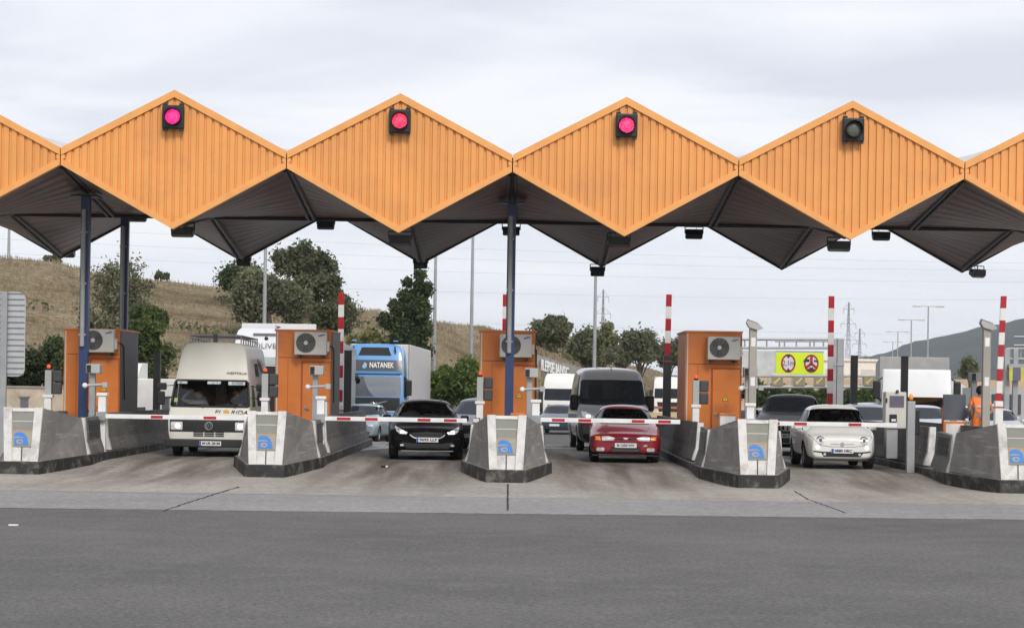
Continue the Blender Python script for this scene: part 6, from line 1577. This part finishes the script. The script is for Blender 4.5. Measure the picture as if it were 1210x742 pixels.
# dry grass tufts over the slope
pts = []; tn = []
rs = np.random.default_rng(5)
for k in range(60000):
    X = rs.uniform(-75, 30); b0 = hill_base(X); D = b0 + 64 * rs.uniform(0, 1) ** .75; px = 605 + X * F / D
    if not -60 < px < 800: continue
    q = fbm(X * .12, D * .12)
    if q < -.12 and rs.uniform() < .7: continue
    pts.append((X, D, hz_(X, D) + .05)); tn.append(.5 + .9 * q)
o = leaf_cloud('dry_grass', pts, .17, LM['dry'], None, np.array(tn), upright=True); tag(o, 'dry straw coloured grass covering the hillside', 'grass', kind='stuff')
pts = []; tn = []
for k in range(2600):      # scattered low green scrub
    X = rs.uniform(-70, 22); b0 = hill_base(X); D = b0 + 58 * rs.uniform(0, 1)
    if fbm(X * .05 + 9, D * .05) < .12: continue
    z = hz_(X, D); c = np.array([X, D, z + .1]); n = int(rs.integers(8, 30)); d = rs.normal(size=(n, 3)) * np.array([.6, .6, .22]) * rs.uniform(.5, 1.2)
    for p in c + d: pts.append(tuple(p)); tn.append(rs.uniform(.2, .8))
o = leaf_cloud('low_scrub', pts, .20, LM['olive'], None, np.array(tn)); tag(o, 'low olive scrub scattered over the dry hillside', 'scrub', kind='stuff')

# graffiti wall, left boundary wall
M_gwall = mat('retaining_wall', (.27, .27, .265), .85, var=.15, scale=.8, stain=(.42, .42, .42), stain_amt=.6, stain_scale=.5)
Xa, Za = at(632, 418, 150); Xb, Zb = at(706, 441, 172); _, Z0 = at(632, 482, 150)
b = MB(); n_ = 14
vs = []
for i in range(n_ + 1):
    t = i / n_; X = Xa + (Xb - Xa) * t; D = 150 + 22 * t; zt = Za + (Zb - Za) * t
    vs += [(X, D, -.05), (X, D, zt), (X, D + .5, zt), (X, D + .5, -.05)]
b.add(vs, [(4 * i + j, 4 * i + (j + 1) % 4, 4 * i + 4 + (j + 1) % 4, 4 * i + 4 + j) for i in range(n_) for j in range(4)] + [(0, 1, 2, 3), (4 * n_, 4 * n_ + 1, 4 * n_ + 2, 4 * n_ + 3)], M_gwall)
gw = b.build('retaining_wall'); tag(gw, 'grey retaining wall sprayed with graffiti below the bank', 'wall', kind='thing')
ang = math.atan2(22, Xb - Xa)
tx = text('ILEPSE JANSC', 1.55, M_white, 'graffiti', gw, (0, 0, 0), ext=.02, bold=.05)
u = Vector((Xb - Xa, 22, 0)).normalized(); nn = Vector((u.y, -u.x, 0))
al = 6.6; ztop = Za + (Zb - Za) * al / math.hypot(Xb - Xa, 22)
tx.matrix_world = Matrix.Translation(Vector((Xa, 150, 0)) + u * al + nn * .05 + Vector((0, 0, ztop - .72))) @ Matrix.Rotation(math.atan2(u.y, u.x), 4, 'Z') @ Matrix.Rotation(R(90), 4, 'X') @ Matrix.Rotation(math.atan2(Zb - Za, 22.7), 4, 'Z')
xs = [v.co.x for v in tx.data.vertices]; k = 9.4 / (max(xs) - min(xs))
for v in tx.data.vertices: v.co.x *= k; v.co.y *= .72
gb_ = tx.copy(); gb_.data = tx.data.copy(); gb_.data.materials.clear(); gb_.data.materials.append(mat('graffiti_shadow', (.06, .06, .065), .7)); COL.objects.link(gb_); gb_.name = 'graffiti_outline'
for v in gb_.data.vertices: v.co.x *= 1.02; v.co.y = v.co.y * 1.15 - .09
gb_.matrix_world = Matrix.Translation(-nn * .045) @ tx.matrix_world
tag(gb_, None, None)
D = 76; x0, zt = at(-60, 457, D); x1, _ = at(92, 457, D)
b = MB(); b.box(x0, x1, D, D + .25, 0, zt, mat('wall_beige', (.52, .44, .34), .85, var=.15, stain=(.25, .2, .16), stain_amt=.6, stain_scale=1.2)); b.box(x0, x1, D - .04, D + .29, zt, zt + .08, M_kerbtop)
tag(b.build('boundary_wall'), 'low stained beige boundary wall before the dark bushes', 'wall')
for px, lb in ((29, 'short grey capped post before the beige wall, below the road sign'), (196, 'short grey capped post right of the white trailer lamp')):
    x, Z = at(px, 468, 58); b = MB(); cap_post(b, 0, 0, Z - gz(58) - .07, M_cam, .10); tag(b.build('capped_post', None, (x, 58, gz(58))), lb, 'post')

# lamp masts, street lights, pylons, wires
def mast(px, y, D, label, r0=.12, base=.1):
    x, Z = at(px, y, D); b = MB(); b.tube([(0, 0, 0), (0, 0, Z - base)], [r0, r0 * .6], M_steel, 10); b.box(-.2, .2, -.2, .2, -.05, .12, M_dgrey)
    tag(b.build('lamp_mast', None, (x, D, base)), label, 'lamp mast', 'tall grey lamp masts')
for px, y, D, r0, lb in ((314, 283, 104, .13, 'tall grey lamp mast rising from the white lorry'), (515, 296, 108, .12, 'tall grey lamp mast right beside the dark tree'), (559, 270, 112, .12, 'tall grey lamp mast left of the central navy column'), (704, 316, 120, .13, 'tall grey lamp mast over the grey van'), (11, 262, 150, .14, 'pale thin mast on the hill at the left edge')):
    mast(px, y, D, lb, r0, base=max(.1, hz_(at(px, y, D)[0], D)) - .3 if px in (11,) else .1)
for px, y, D, hw, lb in ((1097, 362, 180, 14, 'nearest and tallest two armed street light above the lorry deflector'), (1077, 378, 215, 12, 'second two armed street light above the grey tarpaulin lorry'), (1061, 392, 260, 11, 'third two armed street light left of the grey lorry roof'), (1055, 404, 310, 9, 'farthest two armed street light, smallest of the row')):
    x, Z = at(px, y, D); r = thing('street_light', lb, 'street light', (x, D, 0), 0, 'two armed street lights'); w_ = hw * D / F
    b = MB(); b.tube([(0, 0, 0), (0, 0, Z)], [.10, .06], M_steel, 8); b.build('pole', r)
    b = MB(); b.tube([(-w_, 0, Z), (w_, 0, Z)], .035, M_steel, 6); b.build('cross_arm', r)
    for s in (-1, 1): b = MB(); b.box(s * w_ - .35, s * w_ + .35, -.15, .15, Z - .07, Z + .04, M_cam, .04); b.build('lamp_head', r)
x, Z = at(1109, 398, 300); 
def pylon(px, y_top, y_base, D, label, wpx=40, y_shape='cross'):
    x, Z = at(px, y_top, D); r = thing('pylon', label, 'pylon', (x, D, 0), R(12), 'high voltage pylons'); H = Z; k = wpx * D / F / 2
    m = mat('pylon_steel', (.34, .35, .36), .5, metal=.2)
    b = MB(); t = .03 + D * .00006
    def half(z): q = z / H; return k * (.42 * (1 - q) ** 1.4 + .05)
    lv = [H * q for q in (0, .14, .27, .39, .5, .6, .69, .77, .85, .93, 1.0)]
    for sx in (-1, 1):
        for sy in (-1, 1): b.tube([(sx * half(z), sy * half(z), z) for z in lv], t, m, 4)
    for i in range(len(lv) - 1):
        a, c = half(lv[i]), half(lv[i + 1])
        for sy in (-1, 1):
            b.tube([(-a, sy * a, lv[i]), (c, sy * c, lv[i + 1])], t * .6, m, 4); b.tube([(a, sy * a, lv[i]), (-c, sy * c, lv[i + 1])], t * .6, m, 4)
    b.build('tower', r)
    for q, w_ in ((.62, 1.0), (.78, .85), (.93, .62)):
        b = MB(); z = H * q; b.tube([(-k * w_, 0, z), (k * w_, 0, z)], t * .8, m, 4); b.tube([(-k * w_, 0, z), (0, 0, z + H * .06), (k * w_, 0, z)], t * .7, m, 4)
        for s in (-1, 1): b.tube([(s * k * w_, 0, z), (s * k * w_, 0, z - H * .045)], t, m, 4)
        b.build('cross_arm', r)
    return x, Z
pylon(713, 342, 440, 420, 'steel pylon behind the pale yellow tree', 22)
pylon(1003, 357, 440, 520, 'tall faint steel pylon left of the two armed street lights', 22)
pylon(1016, 388, 440, 640, 'smaller faint steel pylon right of the tall one', 20)
wm = mat('wire_grey', (.25, .26, .28), .6)
for k, (ya, yb, D) in enumerate(((262, 296, 300), (279, 306, 310), (296, 322, 330), (322, 345, 340), (352, 392, 380))):
    pts = []
    for i in range(33):
        t = i / 32; px = -60 + 1330 * t; y = ya + (yb - ya) * t + 14 * (4 * t * (1 - t)) * .6
        x, z = at(px, y, D); pts.append((x, D + 30 * t, z))
    b = MB(); b.tube(pts, .012, wm, 4, cap=False); tag(b.build('power_line'), ['highest power line crossing behind the canopy', 'second highest power line behind the canopy', 'middle power line crossing behind the canopy', 'second lowest power line behind the canopy', 'lowest power line, passing above the far pylons'][k], 'power line', 'power lines')

# gantry with yellow sign
D = 78; s = F / D
r = thing('sign_gantry', 'grey tubular gantry carrying the yellow restriction sign', 'gantry', (0, D, 0))
def gp(px, y): x, z = at(px, y, D); return (x, 0, z)
b = MB(); M_gal = M_steel
for y in (401, 411):
    b.tube([gp(862, y), gp(991, y)], .05, M_gal, 7)
for px in (868, 880, 893, 906, 921, 927, 941, 957, 962, 973, 985): b.tube([gp(px, 401), gp(px, 411)], .03, M_gal, 6)
b.tube([gp(916, 403), gp(985, 403)], .04, M_gal, 6); b.build('top_rail', r)
for px in (984.5, 993):
    b = MB(); x, _, zt = gp(px, 400); b.box(x - .13, x + .13, -.12, .12, .1, zt, M_gal, .015); b.build('post', r)
b = MB(); b.box(gp(979, 430)[0], gp(997, 430)[0], -.15, .15, gp(985, 432)[2], gp(985, 430)[2], M_gal); b.build('tie_bar', r)
x0, _, z1 = gp(916, 416.5); x1, _, z0 = gp(972, 442.5)
r2 = thing('restriction_sign', 'yellow sign with two red ringed restriction discs hung from the gantry', 'road sign', ((x0 + x1) / 2, D - .2, (z0 + z1) / 2))
hw, hh = (x1 - x0) / 2, (z1 - z0) / 2
b = MB(); b.box(-hw, hw, -.04, .04, -hh, hh, M_yel, .01); b.box(-hw, hw, -.03, .05, hh + .005, hh + .07, M_steel); bd = b.build('sign_board', r2)
M_ringr = mat('sign_red', (.34, .012, .02), .45); M_signw = mat('sign_white_face', (.62, .56, .60), .5); M_ink = mat('sign_ink', (.02, .02, .035), .5)
for cx, kind in ((-hw + hw * .52, 0), (hw - hw * .52, 1)):
    b = MB(); rr = hh * .86; sx = .80
    ell = lambda q, n=32: [(cx + q * sx * math.cos(2 * math.pi * i / n), q * math.sin(2 * math.pi * i / n)) for i in range(n)]
    b.prism(ell(rr), 'y', -.05, -.042, M_ringr); b.prism(ell(rr * .78), 'y', -.056, -.051, M_signw)
    if kind == 0:
        b.prism([(cx - .1, rr * .95), (cx + .1, rr * .95), (cx, rr * .5)], 'y', -.062, -.057, M_ink); b.prism([(cx - .1, -rr * .95), (cx, -rr * .5), (cx + .1, -rr * .95)], 'y', -.062, -.057, M_ink)
    else:
        for t in (90, 212, 328):
            c_, s_ = math.cos(R(t)), math.sin(R(t)); e_ = rr * .8; w_ = .05
            b.prism([(cx - s_ * w_, c_ * w_), (cx + s_ * w_, -c_ * w_), (cx + e_ * sx * c_ + s_ * w_, e_ * s_ - c_ * w_), (cx + e_ * sx * c_ - s_ * w_, e_ * s_ + c_ * w_)], 'y', -.062, -.057, M_ringr)
        b.box(cx - .26, cx - .07, -.062, -.057, .06, .17, M_ink); b.box(cx - .30, cx - .26, -.062, -.057, .06, .13, M_ink)       # lorry
        b.prism([(cx + .08, .06), (cx + .26, .06), (cx + .22, .14), (cx + .16, .12), (cx + .12, .17)], 'y', -.062, -.057, M_ink)  # motorcycle
        b.box(cx - .14, cx + .14, -.062, -.057, -.28, -.2, M_ink); b.box(cx - .08, cx + .08, -.062, -.057, -.2, -.15, M_ink)  # car
    d_ = b.build('disc', bd)
    if kind == 0: text('2,1m', .30, M_ink, 'lettering', d_, (cx, -.058, 0), width=.44)
# grey sign panel behind and the lower arrow gantry
D2 = 96
def gq(px, y): x, z = at(px, y, D2); return (x, 0, z)
r = thing('overhead_gantry', 'low pale gantry with arrow panels beyond the yellow sign', 'gantry', (0, D2, 0))
b = MB()
for y in (444, 457): b.tube([gq(850, y), gq(1052, y)], .075, M_cam, 7)
for px in range(866, 1052, 14): b.tube([gq(px, 444), gq(px, 457)], .045, M_cam, 5)
b.build('truss', r)
for px in (918, 944, 968, 1027):
    b = MB(); x, _, z = gq(px, 450); b.box(x - .27, x + .27, -.12, -.06, z - .22, z + .22, mat('arrow_panel', (.24, .215, .13), .6)); ap = b.build('arrow_panel', r)
    a = MB(); a.prism([(x - .17, z - .15), (x - .17, z + .02), (x - .12, z - .04), (x + .10, z + .17), (x + .16, z + .11), (x - .06, z - .10), (x, z - .15)], 'y', -.135, -.125, mat('arrow_gold', (.55, .42, .22), .5)); a.build('arrow', ap)
b = MB(); x0, _, z1 = gq(876, 414); x1, _, z0 = gq(916, 441); b.box(x0, x1, -.1, .1, z0, z1, mat('panel_pale', (.50, .51, .50), .6)); b.build('sign_back', r)
for px in (866, 1050):
    b = MB(); x, _, zt = gq(px, 444); b.box(x - .15, x + .15, -.15, .15, 0, zt, M_cam); b.build('post', r)
# far long pale building and right gantry
x0, zt = at(840, 424, 300); x1, _ = at(1048, 424, 300)
r = thing('warehouse', 'long pale building far behind the yellow sign', 'building', (0, 300, 0)); b = MB(); b.box(x0, x1, 0, 20, 0, zt, mat('far_wall', (.74, .71, .65), .8, var=.05)); b.build('wall', r)
b = MB(); b.box(x0 - .4, x1 + .4, -.3, 20.3, zt, zt + .35, mat('roof_pale', (.7, .69, .66), .7)); b.build('roof', r)
for k in range(5):
    X = x0 + (x1 - x0) * (k + .5) / 5; b = MB(); b.box(X - 1.2, X + 1.2, -.06, -.01, .2, zt - 1.2, mat('far_door', (.55, .53, .49), .6)); b.build('door', r)
D = 84
def gr_(px, y): x, z = at(px, y, D); return (x, 0, z)
r = thing('side_gantry', 'grey gantry stairs and frame at the right edge beside the leaning striped arm', 'gantry', (0, D, 0))
b = MB()
for y in (398, 408): b.tube([gr_(1198, y), gr_(1260, y)], .05, M_steel, 6)
for y in (412, 424): b.tube([gr_(1189, y), gr_(1260, y)], .05, M_steel, 6)
for px in (1189, 1194, 1200, 1206, 1212, 1220): b.tube([gr_(px, 412), gr_(px, 424)], .03, M_steel, 5)
b.box(gr_(1190, 432)[0], gr_(1260, 432)[0], -.3, .3, gr_(1190, 434)[2], gr_(1190, 430)[2], M_steel); b.build('frame', r)
for px in (1190, 1200):
    b = MB(); x, _, zt = gr_(px, 412); b.box(x - .10, x + .10, -.1, .1, 0, zt, M_steel); b.build('post', r)
b = MB(); x0, _, z1 = gr_(1190, 434); x1, _, z0 = gr_(1207, 450); b.box(x0, x1, -.40, -.34, z0, z1, mat('sign_yellow_dull', (.55, .50, .10), .5)); b.box(x0 + .14, x1 - .14, -.41, -.401, z0, z1, mat('sign_slate', (.12, .12, .18), .5)); b.build('yellow_sign', r)
x0, zt = at(1170, 458, 130); x1, _ = at(1290, 458, 130); b = MB(); b.box(x0, x1, 130, 138, 0, zt, M_cam)
for k in range(12): xx = x0 + (x1 - x0) * k / 12; b.box(xx + .1, xx + .35, 129.95, 129.99, .8, zt - .4, M_dgrey)
tag(b.build('service_building'), 'low grey building with dark window slots at the right edge', 'building')
# tan field and far wooded mountain
b = MB(); vs = []; nX = 40; M_field = mat('tan_field', (.42, .29, .15), .9, var=.16, scale=.05)
for j, D in enumerate((150, 175, 200, 240, 320)):
    for i in range(nX + 1):
        X = 8 + 90 * i / nX * (D / 200); zz = [0, .8, 2.2, 3.8, 4.6][j] * min(1, i / 6)
        vs.append((X, D, zz + .15 * fbm(X * .1, D * .1)))
b.add(vs, [(j * (nX + 1) + i, j * (nX + 1) + i + 1, (j + 1) * (nX + 1) + i + 1, (j + 1) * (nX + 1) + i) for j in range(4) for i in range(nX)], M_field, True); tag(b.build('tan_field', fix=False), kind='structure')
b = MB(); x, z = at(1118, 462, 170); b.tube([(0, 0, 0), (0, .0, 1.9)], 1.3, mat('silo_pale', (.42, .46, .46), .5), 20); b.sphere((0, 0, 1.9), (1.3, 1.3, .7), MATS['silo_pale'], 16); tag(b.build('silo', None, (x, 168, .5)), 'round pale tank on the tan field left of the camera post', 'tank')
def mtn(px):
    K = [(600, 446), (880, 442), (1000, 428), (1048, 420), (1070, 410), (1110, 398), (1150, 388), (1190, 381), (1230, 376), (1400, 366), (1800, 372)]
    for i in range(len(K) - 1):
        if K[i][0] <= px <= K[i + 1][0]: t = (px - K[i][0]) / (K[i + 1][0] - K[i][0]); return K[i][1] + (K[i + 1][1] - K[i][1]) * t
    return 448
M_mtn = bpy.data.materials.new('wooded_mountain'); M_mtn.use_nodes = True
nt = M_mtn.node_tree; N = nt.nodes; L = nt.links; bs = N['Principled BSDF']; tc = N.new('ShaderNodeTexCoord'); n1 = N.new('ShaderNodeTexNoise'); n1.inputs['Scale'].default_value = .035; n1.inputs['Detail'].default_value = 9; n1.inputs['Roughness'].default_value = .75
L.new(tc.outputs['Object'], n1.inputs['Vector']); cr = N.new('ShaderNodeValToRGB'); L.new(n1.outputs['Fac'], cr.inputs[0]); cr.color_ramp.elements[0].position = .38; cr.color_ramp.elements[0].color = (.014, .022, .018, 1); cr.color_ramp.elements[1].position = .66; cr.color_ramp.elements[1].color = (.045, .052, .036, 1)
L.new(cr.outputs[0], bs.inputs['Base Color']); bs.inputs['Roughness'].default_value = 1
b = MB(); vs = []; nX, nD = 150, 14
for j in range(nD + 1):
    for i in range(nX + 1):
        px = 560 + 1100 * i / nX; D = 1300 + 600 * j / nD; t = j / nD; X = (px - 605) * 1600 / F * (D / 1600) ; zc = at(px, mtn(px), 1900)[1]
        vs.append((X, D, -1 + (zc + 1) * t ** .8 + fbm(X * .008, D * .008) * 7 * t * (zc / 60) + (fbm(X * .09, D * .09) * 1.6 * t)))
b.add(vs, [(j * (nX + 1) + i, j * (nX + 1) + i + 1, (j + 1) * (nX + 1) + i + 1, (j + 1) * (nX + 1) + i) for j in range(nD) for i in range(nX)], M_mtn, True); tag(b.build('mountain', fix=False), kind='structure')
# thin air
b = MB(); b.box(-3600, 3600, -70, 2700, -3, 84, None); m = bpy.data.materials.new('air'); m.use_nodes = True; nt = m.node_tree; nt.nodes.remove(nt.nodes['Principled BSDF'])
pv = nt.nodes.new('ShaderNodeVolumePrincipled'); pv.inputs['Color'].default_value = (.80, .90, 1.0, 1); pv.inputs['Density'].default_value = .00016; pv.inputs['Anisotropy'].default_value = .2; nt.links.new(pv.outputs[0], nt.nodes['Material Output'].inputs['Volume'])
b.mats = [m]; o = b.build('haze'); tag(o, 'thin pale haze in the distance', 'haze', kind='stuff')
